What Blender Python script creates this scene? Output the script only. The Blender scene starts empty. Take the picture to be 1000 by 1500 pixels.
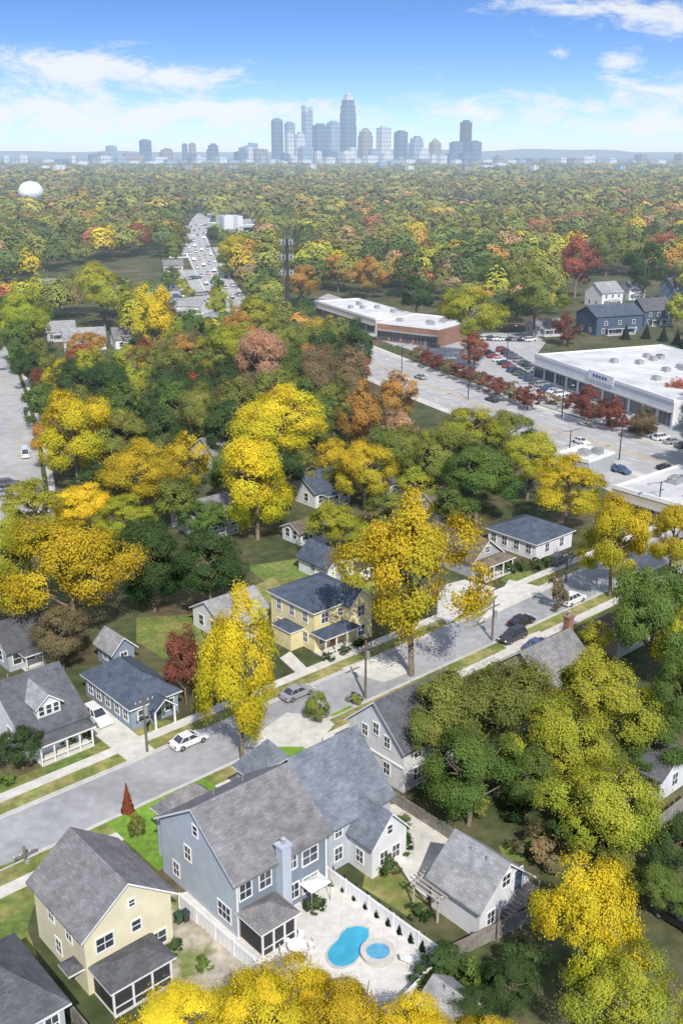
import bpy, math, random
import numpy as np
from mathutils import Vector, Matrix
random.seed(11); rng=np.random.default_rng(11)
sc=bpy.context.scene; CO=sc.collection
H=65.0; P=math.radians(19.5); F=1500.0; SP,CP=math.sin(P),math.cos(P)
def ray(px,py):
    x,y=(px-500)/F,(750-py)/F
    return Vector((x,CP+y*SP,-SP+y*CP))
def G(px,py,z=0.0):
    d=ray(px,py); t=(z-H)/d.z
    return Vector((d.x*t,d.y*t,z))
def proj(x,y,z):
    z=z-H; dep=y*CP-z*SP; up=y*SP+z*CP
    return 500+F*x/dep,750-F*up/dep,dep
def topz(bx,by,ty):
    b=G(bx,by); d=ray(bx,ty); return H+b.y*d.z/d.y
U=Vector((.748,.664,0)).normalized(); V=Vector((-U.y,U.x,0)); ANG=math.atan2(U.y,U.x)
ORD='first second third fourth fifth sixth seventh eighth ninth tenth eleventh twelfth thirteenth fourteenth fifteenth sixteenth seventeenth eighteenth nineteenth twentieth'.split()
def ordw(n):
    if n<20: return ORD[n]
    t=['twenty','thirty','forty','fifty','sixty','seventy','eighty','ninety'][(n+1)//10-2]; r=(n+1)%10
    return (t+'-'+ORD[r-1]) if r else {'twenty':'twentieth','thirty':'thirtieth','forty':'fortieth','fifty':'fiftieth','sixty':'sixtieth','seventy':'seventieth','eighty':'eightieth','ninety':'ninetieth'}[t]
def tag(o,label=None,cat=None,group=None,kind=None):
    if label:o['label']=label
    if cat:o['category']=cat
    if group:o['group']=group
    if kind:o['kind']=kind
    return o
def empty(name,loc,rz=0,label=None,cat=None,group=None):
    o=bpy.data.objects.new(name,None); CO.objects.link(o); o.location=loc; o.rotation_euler=(0,0,rz); o.empty_display_size=.3
    return tag(o,label,cat,group)
def link(name,me,parent=None,loc=None,scale=None,rz=0):
    o=bpy.data.objects.new(name,me); CO.objects.link(o)
    if parent:o.parent=parent
    if loc is not None:o.location=loc
    if scale is not None:o.scale=scale
    o.rotation_euler=(0,0,rz); return o
class MB:
    def __init__(s): s.v=[];s.f=[];s.m=[]
    def add(s,vs,fs,mi=0):
        n=len(s.v); s.v+=[tuple(v) for v in vs]; s.f+=[tuple(n+i for i in f) for f in fs]; s.m+=[mi]*len(fs); return s
    def hexa(s,p,mi=0): return s.add(p,[(3,2,1,0),(4,5,6,7),(0,1,5,4),(1,2,6,5),(2,3,7,6),(3,0,4,7)],mi)
    def box(s,x0,x1,y0,y1,z0,z1,mi=0,tx=0,ty=0):
        return s.hexa([(x0,y0,z0),(x1,y0,z0),(x1,y1,z0),(x0,y1,z0),(x0+tx,y0+ty,z1),(x1-tx,y0+ty,z1),(x1-tx,y1-ty,z1),(x0+tx,y1-ty,z1)],mi)
    def prism(s,poly,z0,z1,mi=0):
        n=len(poly); vs=[(p[0],p[1],z0) for p in poly]+[(p[0],p[1],z1) for p in poly]
        return s.add(vs,[tuple(range(n-1,-1,-1)),tuple(range(n,2*n))]+[(i,(i+1)%n,n+(i+1)%n,n+i) for i in range(n)],mi)
    def extr(s,prof,b0,b1,axis,mi=0,mend=None):
        n=len(prof); g=(lambda a,b,z:(b,a,z)) if axis=='x' else (lambda a,b,z:(a,b,z))
        vs=[g(a,b0,z) for a,z in prof]+[g(a,b1,z) for a,z in prof]
        s.add(vs,[(i,(i+1)%n,n+(i+1)%n,n+i) for i in range(n)],mi)
        k=len(s.v)-2*n; s.f+=[tuple(k+i for i in range(n)),tuple(k+n+i for i in range(n))]; s.m+=[mi if mend is None else mend]*2
        return s
    def tube(s,p0,p1,r0,r1,n=8,mi=0):
        p0,p1=Vector(p0),Vector(p1); d=(p1-p0).normalized(); a=d.cross(Vector((0,0,1) if abs(d.z)<.9 else (1,0,0))).normalized(); b=d.cross(a)
        vs=[]
        for p,r in((p0,r0),(p1,r1)):
            for i in range(n):
                t=2*math.pi*i/n; vs.append(p+a*(r*math.cos(t))+b*(r*math.sin(t)))
        return s.add(vs,[(i,(i+1)%n,n+(i+1)%n,n+i) for i in range(n)]+[tuple(range(n)),tuple(range(n,2*n))],mi)
    def lathe(s,prof,n=20,mi=0,c=(0,0)):
        vs=[]
        for r,z in prof:
            for i in range(n):
                t=2*math.pi*i/n; vs.append((c[0]+r*math.cos(t),c[1]+r*math.sin(t),z))
        fs=[]
        for j in range(len(prof)-1):
            fs+=[(j*n+i,j*n+(i+1)%n,(j+1)*n+(i+1)%n,(j+1)*n+i) for i in range(n)]
        return s.add(vs,fs,mi)
    def sides(s,pts,w,off):
        L=[]
        for i,p in enumerate(pts):
            a=pts[max(0,i-1)];b=pts[min(len(pts)-1,i+1)]; d=Vector((b[0]-a[0],b[1]-a[1],0)).normalized(); nn=Vector((-d.y,d.x,0))
            q=Vector((p[0],p[1],0)); L.append((q+nn*(off-w/2),q+nn*(off+w/2)))
        return L
    def strip(s,pts,w,z,off=0,mi=0):
        L=s.sides(pts,w,off); e=Vector((0,0,z))
        for (a,b),(c,d) in zip(L,L[1:]): s.add([a+e,c+e,d+e,b+e],[(0,1,2,3)],mi)
        return s
    def kerb(s,pts,w,z0,z1,off,mi=0):
        L=s.sides(pts,w,off); lo=Vector((0,0,z0));hi=Vector((0,0,z1))
        for (a,b),(c,d) in zip(L,L[1:]): s.hexa([a+lo,c+lo,d+lo,b+lo,a+hi,c+hi,d+hi,b+hi],mi)
        return s
    def mesh(s,name,mats,smooth=False):
        me=bpy.data.meshes.new(name); me.from_pydata(s.v,[],s.f)
        for m in (mats if isinstance(mats,(list,tuple)) else [mats]): me.materials.append(m)
        me.polygons.foreach_set('material_index',s.m)
        if smooth: me.polygons.foreach_set('use_smooth',[True]*len(s.f))
        me.update(); uv=me.uv_layers.new(name='UVMap').data; Z=Vector((0,0,1))
        for p in me.polygons:
            n=p.normal
            if abs(n.z)>.98: hd,sd=Vector((1,0,0)),Vector((0,1,0))
            else: hd=Z.cross(n).normalized(); sd=n.cross(hd)
            for li in p.loop_indices:
                c=me.vertices[me.loops[li].vertex_index].co; uv[li].uv=(c.dot(hd),c.dot(sd))
        return me
    def build(s,name,mats,parent=None,smooth=False,loc=None,rz=0):
        return link(name,s.mesh(name,mats,smooth),parent,loc,None,rz)
# ---------------------------------------------------------------- materials
hg=bpy.data.node_groups.new('PaintedHaze','ShaderNodeTree')  # haze painted into every material as emission, stronger with distance
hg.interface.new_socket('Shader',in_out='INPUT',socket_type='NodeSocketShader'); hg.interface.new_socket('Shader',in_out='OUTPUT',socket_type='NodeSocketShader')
def N(nt,t,**kw):
    n=nt.nodes.new(t)
    for k,v in kw.items(): setattr(n,k,v)
    return n
def mth(nt,op,a,b=None,c=None):
    n=N(nt,'ShaderNodeMath',operation=op)
    for i,x in enumerate((a,b,c)):
        if x is None: continue
        if isinstance(x,(int,float)): n.inputs[i].default_value=x
        else: nt.links.new(x,n.inputs[i])
    return n.outputs[0]
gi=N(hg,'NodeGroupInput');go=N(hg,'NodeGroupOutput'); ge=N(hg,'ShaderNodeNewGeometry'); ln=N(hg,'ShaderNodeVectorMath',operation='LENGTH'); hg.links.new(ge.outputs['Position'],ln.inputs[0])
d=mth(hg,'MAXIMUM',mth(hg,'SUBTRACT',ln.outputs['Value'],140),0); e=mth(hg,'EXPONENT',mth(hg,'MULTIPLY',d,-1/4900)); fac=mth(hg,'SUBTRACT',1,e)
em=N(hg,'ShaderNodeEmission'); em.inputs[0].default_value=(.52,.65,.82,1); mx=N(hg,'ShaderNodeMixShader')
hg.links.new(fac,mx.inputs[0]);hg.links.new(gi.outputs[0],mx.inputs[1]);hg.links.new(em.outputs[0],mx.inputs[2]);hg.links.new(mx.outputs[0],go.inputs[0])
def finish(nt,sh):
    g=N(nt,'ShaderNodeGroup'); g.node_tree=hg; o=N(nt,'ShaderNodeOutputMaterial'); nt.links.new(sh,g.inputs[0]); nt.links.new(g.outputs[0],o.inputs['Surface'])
def newmat(name):
    m=bpy.data.materials.new(name); m.use_nodes=True; m.node_tree.nodes.clear()
    try: m.cycles.emission_sampling='NONE'
    except Exception: pass
    return m,m.node_tree
def mat(name,col=None,rough=.85,var=.2,scale=.8,metal=0,spec=.3,pat=None,col2=None,c2scale=.1,c2t=(.45,.6),coat=0):
    m,nt=newmat(name); b=N(nt,'ShaderNodeBsdfPrincipled'); b.inputs['Roughness'].default_value=rough; b.inputs['Metallic'].default_value=metal; b.inputs['Specular IOR Level'].default_value=spec; b.inputs['Coat Weight'].default_value=coat
    geo=N(nt,'ShaderNodeNewGeometry')
    if col is None: base=N(nt,'ShaderNodeObjectInfo').outputs['Color']
    else:
        r=N(nt,'ShaderNodeRGB'); r.outputs[0].default_value=(*col,1); base=r.outputs[0]
    def noise(s,det=5):
        n=N(nt,'ShaderNodeTexNoise'); n.inputs['Scale'].default_value=s; n.inputs['Detail'].default_value=det; nt.links.new(geo.outputs['Position'],n.inputs['Vector']); return n.outputs['Fac']
    def mr(x,a,bb,c,dd):
        n=N(nt,'ShaderNodeMapRange'); nt.links.new(x,n.inputs[0])
        for i,v in enumerate((a,bb,c,dd)): n.inputs[i+1].default_value=v
        return n.outputs[0]
    if col2 is not None:
        mxn=N(nt,'ShaderNodeMix',data_type='RGBA'); nt.links.new(mr(noise(c2scale,7),c2t[0],c2t[1],0,1),mxn.inputs[0]); nt.links.new(base,mxn.inputs[6]); mxn.inputs[7].default_value=(*col2,1); base=mxn.outputs[2]
    f=mth(nt,'MULTIPLY',mr(noise(scale),.3,.7,1-var,1+var),mr(noise(scale*.13),.3,.7,1-var*.7,1+var*.7))
    if pat:
        uv=N(nt,'ShaderNodeUVMap'); sp=N(nt,'ShaderNodeSeparateXYZ'); nt.links.new(uv.outputs[0],sp.inputs[0])
        if pat=='siding':
            w=mth(nt,'FRACT',mth(nt,'MULTIPLY',sp.outputs[1],1/.22)); f=mth(nt,'MULTIPLY',f,mr(w,0,.3,.8,1.02))
        elif pat in('shingle','brick'):
            br=N(nt,'ShaderNodeTexBrick'); nt.links.new(uv.outputs[0],br.inputs[0]); br.inputs['Scale'].default_value=1 if pat=='shingle' else 3
            if pat=='shingle': br.inputs['Brick Width'].default_value=.5; br.inputs['Row Height'].default_value=.22; br.inputs['Mortar Size'].default_value=.02
            c3=(.84,1.14,.7) if pat=='shingle' else (.8,1.1,1.5)
            for k_,q in zip(('Color1','Color2','Mortar'),c3): br.inputs[k_].default_value=(q,q,q,1)
            rb=N(nt,'ShaderNodeRGBToBW'); nt.links.new(br.outputs[0],rb.inputs[0]); f=mth(nt,'MULTIPLY',f,rb.outputs[0])
        elif pat=='tower':
            w=mth(nt,'FRACT',mth(nt,'MULTIPLY',sp.outputs[1],1/15)); w2=mth(nt,'FRACT',mth(nt,'MULTIPLY',sp.outputs[0],1/12))
            f=mth(nt,'MULTIPLY',f,mth(nt,'MULTIPLY',mr(w,.3,.36,.72,1.08),mr(w2,.3,.36,.8,1.1)))
        elif pat=='slab':
            w=mth(nt,'FRACT',mth(nt,'MULTIPLY',sp.outputs[1],1/1.6)); w2=mth(nt,'FRACT',mth(nt,'MULTIPLY',sp.outputs[0],1/1.6))
            f=mth(nt,'MULTIPLY',f,mth(nt,'MULTIPLY',mr(w,.0,.05,.86,1),mr(w2,.0,.05,.86,1)))
    sc_=N(nt,'ShaderNodeVectorMath',operation='SCALE'); nt.links.new(base,sc_.inputs[0]); nt.links.new(f,sc_.inputs['Scale']); nt.links.new(sc_.outputs[0],b.inputs['Base Color'])
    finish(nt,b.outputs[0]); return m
def leafmat(name,attr=False):
    m,nt=newmat(name)
    sh=N(nt,'ShaderNodeAttribute',attribute_name='shade')
    if attr: base=N(nt,'ShaderNodeAttribute',attribute_name='tint').outputs['Color']
    else:
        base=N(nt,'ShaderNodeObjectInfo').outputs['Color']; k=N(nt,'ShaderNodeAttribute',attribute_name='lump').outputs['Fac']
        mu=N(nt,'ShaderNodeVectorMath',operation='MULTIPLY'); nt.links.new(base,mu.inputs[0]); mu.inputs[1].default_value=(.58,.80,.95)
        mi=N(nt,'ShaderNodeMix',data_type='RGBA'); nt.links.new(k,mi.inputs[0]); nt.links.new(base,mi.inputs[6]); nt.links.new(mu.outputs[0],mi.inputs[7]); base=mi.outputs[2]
    s=N(nt,'ShaderNodeVectorMath',operation='SCALE'); nt.links.new(base,s.inputs[0]); nt.links.new(sh.outputs['Fac'],s.inputs['Scale'])
    df=N(nt,'ShaderNodeBsdfDiffuse'); nt.links.new(s.outputs[0],df.inputs[0]); out=df.outputs[0]
    if not attr:
        tr=N(nt,'ShaderNodeBsdfTranslucent'); mi=N(nt,'ShaderNodeMixShader'); mi.inputs[0].default_value=.3
        nt.links.new(s.outputs[0],tr.inputs[0]);nt.links.new(df.outputs[0],mi.inputs[1]);nt.links.new(tr.outputs[0],mi.inputs[2]); out=mi.outputs[0]
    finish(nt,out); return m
M={}
M['ground']=mat('ground_soil',(.068,.09,.036),.95,.35,.5,col2=(.14,.11,.065),c2scale=.07,c2t=(.42,.66))
M['lawn']=mat('lawn_green',(.14,.20,.05),.95,.3,1.3,col2=(.22,.22,.07),c2scale=.25)
M['vivid']=mat('lawn_vivid',(.165,.30,.04),.95,.25,1.5)
M['dry']=mat('lawn_dry',(.27,.25,.10),.95,.3,1,col2=(.16,.20,.05),c2scale=.3)
M['asph']=mat('street_asphalt',(.38,.385,.405),.9,.13,.9,col2=(.30,.305,.32),c2scale=.12)
M['asph2']=mat('boulevard_asphalt',(.42,.42,.43),.9,.14,.3)
M['conc']=mat('concrete',(.60,.58,.54),.9,.14,.8,pat='slab')
M['patio']=mat('patio_stone',(.64,.62,.595),.9,.12,1.2,pat='slab')
M['yard']=mat('tan_yard',(.40,.36,.30),.95,.3,.9,col2=(.17,.20,.07),c2scale=.35,c2t=(.48,.6))
M['kerb']=mat('kerb_concrete',(.52,.51,.49),.9,.12,1)
M['paintw']=mat('road_paint_white',(.78,.78,.78),.8,.15,3); M['painty']=mat('road_paint_yellow',(.6,.42,.06),.8,.15,3)
M['trim']=mat('white_trim',(.78,.78,.78),.6,.06,2)
M['glass']=mat('window_glass',(.05,.06,.08),.12,.3,.6,spec=.8)
M['screen']=mat('porch_screen',(.045,.045,.05),.7,.2,2)
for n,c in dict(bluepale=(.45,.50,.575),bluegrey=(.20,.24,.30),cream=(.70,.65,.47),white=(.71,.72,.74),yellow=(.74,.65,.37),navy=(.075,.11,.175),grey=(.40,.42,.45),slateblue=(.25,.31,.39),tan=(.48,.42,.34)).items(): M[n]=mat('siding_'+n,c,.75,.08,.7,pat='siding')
for n,c in dict(rgrey=(.225,.22,.23),rblue=(.185,.205,.245),rdark=(.115,.12,.135),rslate=(.085,.107,.15),rbrown=(.17,.14,.12),rlight=(.31,.315,.33)).items(): M[n]=mat('shingle_'+n,c,.92,.22,.9,pat='shingle')
M['flat']=mat('flat_roof_white',(.66,.66,.67),.85,.12,.25,col2=(.48,.48,.5),c2scale=.08,c2t=(.45,.7))
M['brick']=mat('red_brick',(.27,.15,.11),.9,.2,1,pat='brick')
M['fencew']=mat('fence_white',(.76,.76,.77),.7,.06,1); M['fenceg']=mat('fence_grey_wood',(.25,.23,.21),.9,.25,1.2); M['pergw']=mat('pergola_wood',(.46,.41,.36),.85,.2,2)
M['bark']=mat('bark',(.17,.135,.105),.95,.3,3); M['wood']=mat('pole_wood',(.17,.14,.12),.9,.25,2)
M['metal']=mat('galvanised_metal',(.42,.43,.45),.5,.1,2,metal=.4); M['dmetal']=mat('dark_metal',(.07,.075,.08),.5,.15,2,metal=.3)
M['water']=mat('pool_water',(.05,.38,.58),.06,.16,.9,spec=.6); M['spa']=mat('spa_water',(.10,.35,.56),.06,.2,2,spec=.6)
M['car']=mat('car_paint',None,.3,.03,1,spec=.5,coat=.6); M['tyre']=mat('tyre_rubber',(.02,.02,.02),.85,.15,4); M['rim']=mat('wheel_rim',(.45,.45,.47),.35,.1,4,metal=.8)
M['lamp']=mat('headlight_glass',(.75,.77,.8),.15,.05,4); M['tail']=mat('taillight_red',(.4,.02,.02),.25,.05,4)
for n,c in dict(tb=(.10,.16,.25),tw=(.58,.59,.61),td=(.03,.05,.09),tt=(.27,.24,.23),tg=(.25,.34,.44)).items(): M[n]=mat('tower_'+n,c,.4,.1,.02,pat='tower',spec=.5)
M['sign']=mat('sign_blue',(.04,.09,.30),.6,.05,1); M['leaf']=leafmat('leaves'); M['leafs']=leafmat('leaves_far',True)
M['hill']=mat('far_hills',(.06,.08,.05),.95,.3,.003); M['green_cloth']=mat('dark_cover',(.05,.055,.05),.8,.1,1)
# ---------------------------------------------------------------- ground, streets
def structure(mb,name,mats,parent=None):
    o=mb.build(name,mats,parent)
    if not parent: o['kind']='structure'
    return o
gm=MB(); ys=[-60,300,900,3000,9000,30000]
for a,b in zip(ys,ys[1:]):
    w0=max(400,a*.9); w1=max(400,b*.9); gm.add([(-w0,a,0),(w0,a,0),(w1,b,0),(-w1,b,0)],[(0,1,2,3)])
structure(gm,'ground',M['ground'])
hm=MB(); xs=np.linspace(-9000,9000,90); hh=[45+22*math.sin(x/900)+14*math.sin(x/370+1)+8*math.sin(x/140) for x in xs]
for i in range(89):
    hm.add([(xs[i],11000,0),(xs[i+1],11000,0),(xs[i+1],11600,hh[i+1]),(xs[i],11600,hh[i])],[(0,1,2,3)])
    hm.add([(xs[i],11600,hh[i]),(xs[i+1],11600,hh[i+1]),(xs[i+1],12500,0),(xs[i],12500,0)],[(0,1,2,3)])
structure(hm,'hills',M['hill'])
O=G(120,1182)
def S(s,t): return O+U*s+V*t
st=[S(s,0) for s in range(-40,150,10)]
m=MB(); m.strip(st,8,.02); m.strip(st,.35,.026,3.75,1); m.strip(st,.35,.026,-3.75,1)
so=structure(m,'street',[M['asph'],M['kerb']])
k=MB(); k.kerb(st,.18,0,.14,4.09); k.kerb(st,.18,0,.14,-4.09); k.build('kerb',M['kerb'],so)
m=MB(); m.kerb(st,1.5,0,.12,7.0); m.kerb(st,1.5,0,.12,-7.0); structure(m,'sidewalk',M['conc'])
m=MB(); m.kerb(st,2.0,0,.1,5.2); m.kerb(st,2.0,0,.1,-5.2); structure(m,'verge',M['dry'])
def pxpoly(name,polys,z,mt):
    m=MB()
    for p in polys: m.prism([G(*q) for q in p],-.05,z)
    return structure(m,name,mt)
pxpoly('lawn',[[(0,1150),(150,1086),(176,1104),(20,1172),(-40,1195)],[(-60,1290),(55,1250),(60,1300),(40,1360),(55,1400),(-60,1420)],[(360,830),(440,818),(520,835),(560,850),(540,870),(410,870)],
  [(730,850),(765,830),(800,850),(760,862)],[(780,925),(860,885),(890,890),(830,930)],[(200,905),(285,900),(300,940),(240,965),(200,940)],[(730,1240),(790,1225),(800,1260),(740,1262)]],.03,M['lawn'])
m=MB()
for s0,s1 in((.5,12.5),(17.0,24.5)): m.prism([S(s0,-4.3),S(s0,-14),S(s1,-14),S(s1,-4.3)],-.05,.125)
for p in [[(484,1048),(512,1034),(530,1040),(500,1060)],[(678,962),(720,943),(745,955),(725,982),(695,978)]]: m.prism([G(*q) for q in p],-.05,.07)
structure(m,'lawn',M['vivid'])
pxpoly('lawn',[[(150,1075),(200,1045),(270,1060),(262,1075),(212,1100)],[(655,905),(690,860),(745,875),(700,905)],[(555,1200),(580,1270),(625,1330),(600,1345),(530,1300)],[(350,870),(400,845),(420,870),(380,890)]],.035,M['dry'])
pxpoly('driveway',[[(100,1046),(150,1036),(228,1100),(190,1118)],[(565,1180),(605,1178),(662,1235),(665,1280),(622,1318),(598,1290),(580,1262)],[(350,1095),(420,1045),(475,1050),(490,1062),(470,1085),(440,1095)],
  [(640,860),(680,850),(725,862),(655,915),(640,900)],[(425,955),(455,985),(440,992),(410,965)],[(700,915),(722,900),(830,850),(790,860),(745,850)],[(735,945),(790,925),(805,945),(760,965)],[(60,1020),(100,1010),(130,1040),(100,1050)],[(500,980),(560,958),(600,985),(560,1000)]],.13,M['conc'])
pxpoly('back_yard',[[(215,1300),(262,1310),(370,1402),(385,1430),(300,1500),(200,1500),(235,1400)]],.05,M['yard'])
pxpoly('patio',[[(262,1310),(340,1290),(470,1300),(520,1300),(650,1400),(590,1462),(470,1470),(368,1406)]],.09,M['patio'])
def dash(mb,pts,off,w,z,L=3,gap=6,mi=0):
    for a,b in zip(pts,pts[1:]):
        a=Vector((a[0],a[1],0));b=Vector((b[0],b[1],0)); n=(b-a).length; d=(b-a)/n; s=0
        while s+L<n: mb.strip([a+d*s,a+d*(s+L)],w,z,off,mi); s+=L+gap
bp=[G(*p) for p in [(1120,722),(1000,686),(900,657),(800,627),(700,592),(620,562),(560,538),(500,512),(440,490)]]
m=MB(); m.strip(bp,22,.03); bo=structure(m,'boulevard',M['asph2'])
m=MB(); m.strip(bp,.25,.045,.3,1); m.strip(bp,.25,.045,-.3,1); m.strip(bp,.25,.045,10.3); m.strip(bp,.25,.045,-10.3)
for o_ in(-6.8,-3.5,3.5,6.8): dash(m,bp,o_,.25,.045)
m.build('lane_marking',[M['paintw'],M['painty']],bo)
m=MB(); m.kerb(bp,2.2,0,.13,12.1); m.kerb(bp,2.2,0,.13,-12.1); structure(m,'pavement',M['conc'])
lp=[G(*p) for p in [(20,800),(30,720),(26,650),(14,585),(-2,530),(-25,480)]]
m=MB(); m.strip(lp,9,.03); lo=structure(m,'side_road',M['asph2']); m=MB(); dash(m,lp,0,.25,.045,3,6,0); m.build('lane_marking',M['painty'],lo); m=MB(); m.kerb(lp,1.3,0,.13,6.2); m.kerb(lp,1.3,0,.13,-6.2); structure(m,'pavement',M['conc'])
ap=[G(*p) for p in [(372,500),(342,450),(312,405),(292,370),(286,345),(294,322),(312,300),(330,285)]]
m=MB(); m.strip(ap,18,.05); ao=structure(m,'avenue',M['asph2']); m=MB(); dash(m,ap,0,.5,.08,6,8); m.strip(ap,.4,.08,8.3); m.strip(ap,.4,.08,-8.3); dash(m,ap,4.2,.4,.08,5,9); dash(m,ap,-4.2,.4,.08,5,9); m.build('lane_marking',M['paintw'],ao)
pxpoly('parking_lot',[[(600,512),(660,490),(770,486),(800,500),(785,520),(985,596),(1060,640),(1060,668),(1000,660),(860,615),(780,590),(690,555)],[(450,445),(480,430),(660,490),(600,512),(560,500)],[(820,660),(880,672),(1060,720),(1060,790),(900,725),(840,690)],[(-60,700),(8,690),(12,730),(-60,740)],[(252,395),(290,395),(330,445),(322,470),(240,476)],[(310,362),(338,360),(362,392),(330,398)],[(250,345),(282,343),(282,372),(252,378)],[(318,322),(380,320),(384,338),(315,342)]],.02,M['asph2'])
# ---------------------------------------------------------------- trees
def rawmesh(name,verts,mat_,attrs):
    n=len(verts)//4; me=bpy.data.meshes.new(name); me.vertices.add(4*n); me.vertices.foreach_set('co',verts.astype(np.float32).ravel())
    me.loops.add(4*n); me.loops.foreach_set('vertex_index',np.arange(4*n,dtype=np.int32)); me.polygons.add(n); me.polygons.foreach_set('loop_start',np.arange(0,4*n,4,dtype=np.int32)); me.polygons.foreach_set('loop_total',np.full(n,4,dtype=np.int32))
    for k_,a in attrs.items():
        if a.ndim==1: me.attributes.new(k_,'FLOAT','POINT').data.foreach_set('value',np.repeat(a,4).astype(np.float32))
        else: me.attributes.new(k_,'FLOAT_COLOR','POINT').data.foreach_set('color',np.repeat(np.c_[a,np.ones(len(a))],4,axis=0).astype(np.float32).ravel())
    me.materials.append(mat_); me.update(); me.validate(); return me
def unit(a): return a/np.maximum(np.linalg.norm(a,axis=1,keepdims=True),1e-6)
def quads(pos,nrm,s,r):
    n=len(pos); t1=unit(np.cross(nrm,r.normal(size=(n,3)))); t2=np.cross(unit(nrm),t1); s=s[:,None]
    v=np.empty((n,4,3)); v[:,0]=pos-t1*s; v[:,1]=pos-t2*s*.65; v[:,2]=pos+t1*s; v[:,3]=pos+t2*s*.65
    return v.reshape(-1,3)
def crown(name,n,leaf,seed,mains=11,subs=7,kind='round'):
    r=np.random.default_rng(seed)
    if kind=='cone':
        h=r.random(n)**1.5; th=r.random(n)*6.283; rad=(1-h)*(.8+.3*r.random(n))*(.85+.15*np.sin(th*5+h*30)); pos=np.c_[rad*np.cos(th),rad*np.sin(th),h*2-1]; nrm=np.c_[np.cos(th),np.sin(th),np.full(n,.4)]+r.normal(size=(n,3))*.4; li=(r.random(n)<.3)*1.0; sl=np.ones(n)
    else:
        # boughs spread over an egg, each carrying its own smaller leaf clumps, with gaps between boughs
        op=kind=='open'; i=np.arange(mains)+.5; z=1-1.62*i/mains; th=i*2.39996+r.random()*6.28; d=np.c_[np.sqrt(np.maximum(1-z*z,.02))*np.cos(th),np.sqrt(np.maximum(1-z*z,.02))*np.sin(th),z]; d=unit(d+r.normal(size=d.shape)*.3)
        rr=(.66 if op else .60)+r.uniform(-.2,.17,mains); mc=d*rr[:,None]; mr_=r.uniform(.22,.42,mains)*(.86 if op else .95)*np.sqrt(11/mains)
        mc[:,:2]*=(1-.25*np.clip(mc[:,2],0,1))[:,None]; mc[:,0]*=1+.13*r.normal(); mc[:,1]*=1+.13*r.normal()
        mc=np.vstack([mc,[[0,0,-.05],[0,0,.3]]]); mr_=np.r_[mr_,.36,.3]; mm=len(mc); md=unit(mc+np.array([0,0,1e-3]))
        sd=unit(r.normal(size=(mm*subs,3))); own=np.repeat(np.arange(mm),subs); f=np.sum(sd*md[own],1)<-.15; sd[f]*=-1; sd[:,2]+=.12
        scn=mc[own]+sd*(mr_[own]*r.uniform(.45,1.12,mm*subs))[:,None]; sr=r.uniform(.07,.2,mm*subs)*np.sqrt(9/subs)
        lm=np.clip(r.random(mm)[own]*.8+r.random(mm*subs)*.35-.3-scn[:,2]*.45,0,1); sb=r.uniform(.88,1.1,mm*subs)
        idx=r.choice(mm*subs,n,p=sr**1.7/np.sum(sr**1.7)); dd=unit(r.normal(size=(n,3))); o=unit(sd)[idx]; f=np.sum(dd*o,1)<-.3; dd[f]*=-1
        ext=np.where(r.random(n)<.36,.95+.85*r.random(n)**1.6,.4+.62*r.random(n)**.6)
        pos=scn[idx]+dd*(sr[idx]*ext)[:,None]*np.array([1.12,1.12,.8]); nrm=dd*.45+o*.4+unit(pos)*.45+r.normal(size=(n,3))*.28+np.array([0,0,.15]); li=lm[idx]; sl=sb[idx]
    sh=np.clip((.82+.32*r.random(n))*sl,.4,1.3)
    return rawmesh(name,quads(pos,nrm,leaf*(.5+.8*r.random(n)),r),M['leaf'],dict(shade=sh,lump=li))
CR={'near':[crown('crown',42000,.019,100+i,14,12) for i in range(6)],'mid':[crown('crown',14000,.032,200+i,12,9) for i in range(6)],'small':[crown('crown',4200,.056,300+i,9,7) for i in range(6)],'open':[crown('crown',36000,.0195,640+i,14,9,'open') for i in range(4)]}
CONE=crown('cone_crown',3500,.12,400,kind='cone'); BUSH=[crown('bush',1800,.09,500+i,6,4) for i in range(3)]
def trunkmesh(seed):
    r=random.Random(seed); m=MB(); b=(r.uniform(-.05,.05),r.uniform(-.05,.05),.7); m.tube((0,0,-.02),b,.062,.044); m.tube(b,(b[0]*1.5,b[1]*1.5,1.5),.044,.02)
    for i in range(11):
        a=i*.9+r.random()*.5; z=.52+.08*i; q=.6+r.random()*.28; e1=(b[0]+q*.5*math.cos(a),b[1]+q*.5*math.sin(a),z+.24); m.tube((b[0],b[1],z),e1,.03,.02,6); m.tube(e1,(q*math.cos(a+.3),q*math.sin(a+.3),z+.5),.02,.007,5); m.tube(e1,(q*.8*math.cos(a-.5),q*.8*math.sin(a-.5),z+.55),.016,.006,5)
    return m.mesh('trunk',M['bark'],True)
TR=[trunkmesh(i) for i in range(4)]
PAL=dict(Y=(.80,.625,.045),G=(.66,.50,.045),YG=(.45,.45,.06),OL=(.27,.285,.07),GR=(.09,.14,.05),MG=(.17,.235,.06),O=(.60,.33,.085),R=(.45,.155,.09),PK=(.57,.33,.20),BR=(.28,.21,.11),DR=(.27,.10,.07))
WORD=dict(Y='bright yellow',G='golden',YG='yellow-green',OL='olive green',GR='dark green',MG='mid green',O='orange',R='red',PK='pinkish orange',BR='brown',DR='dark red')
hand=[]; ntree=0
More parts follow.
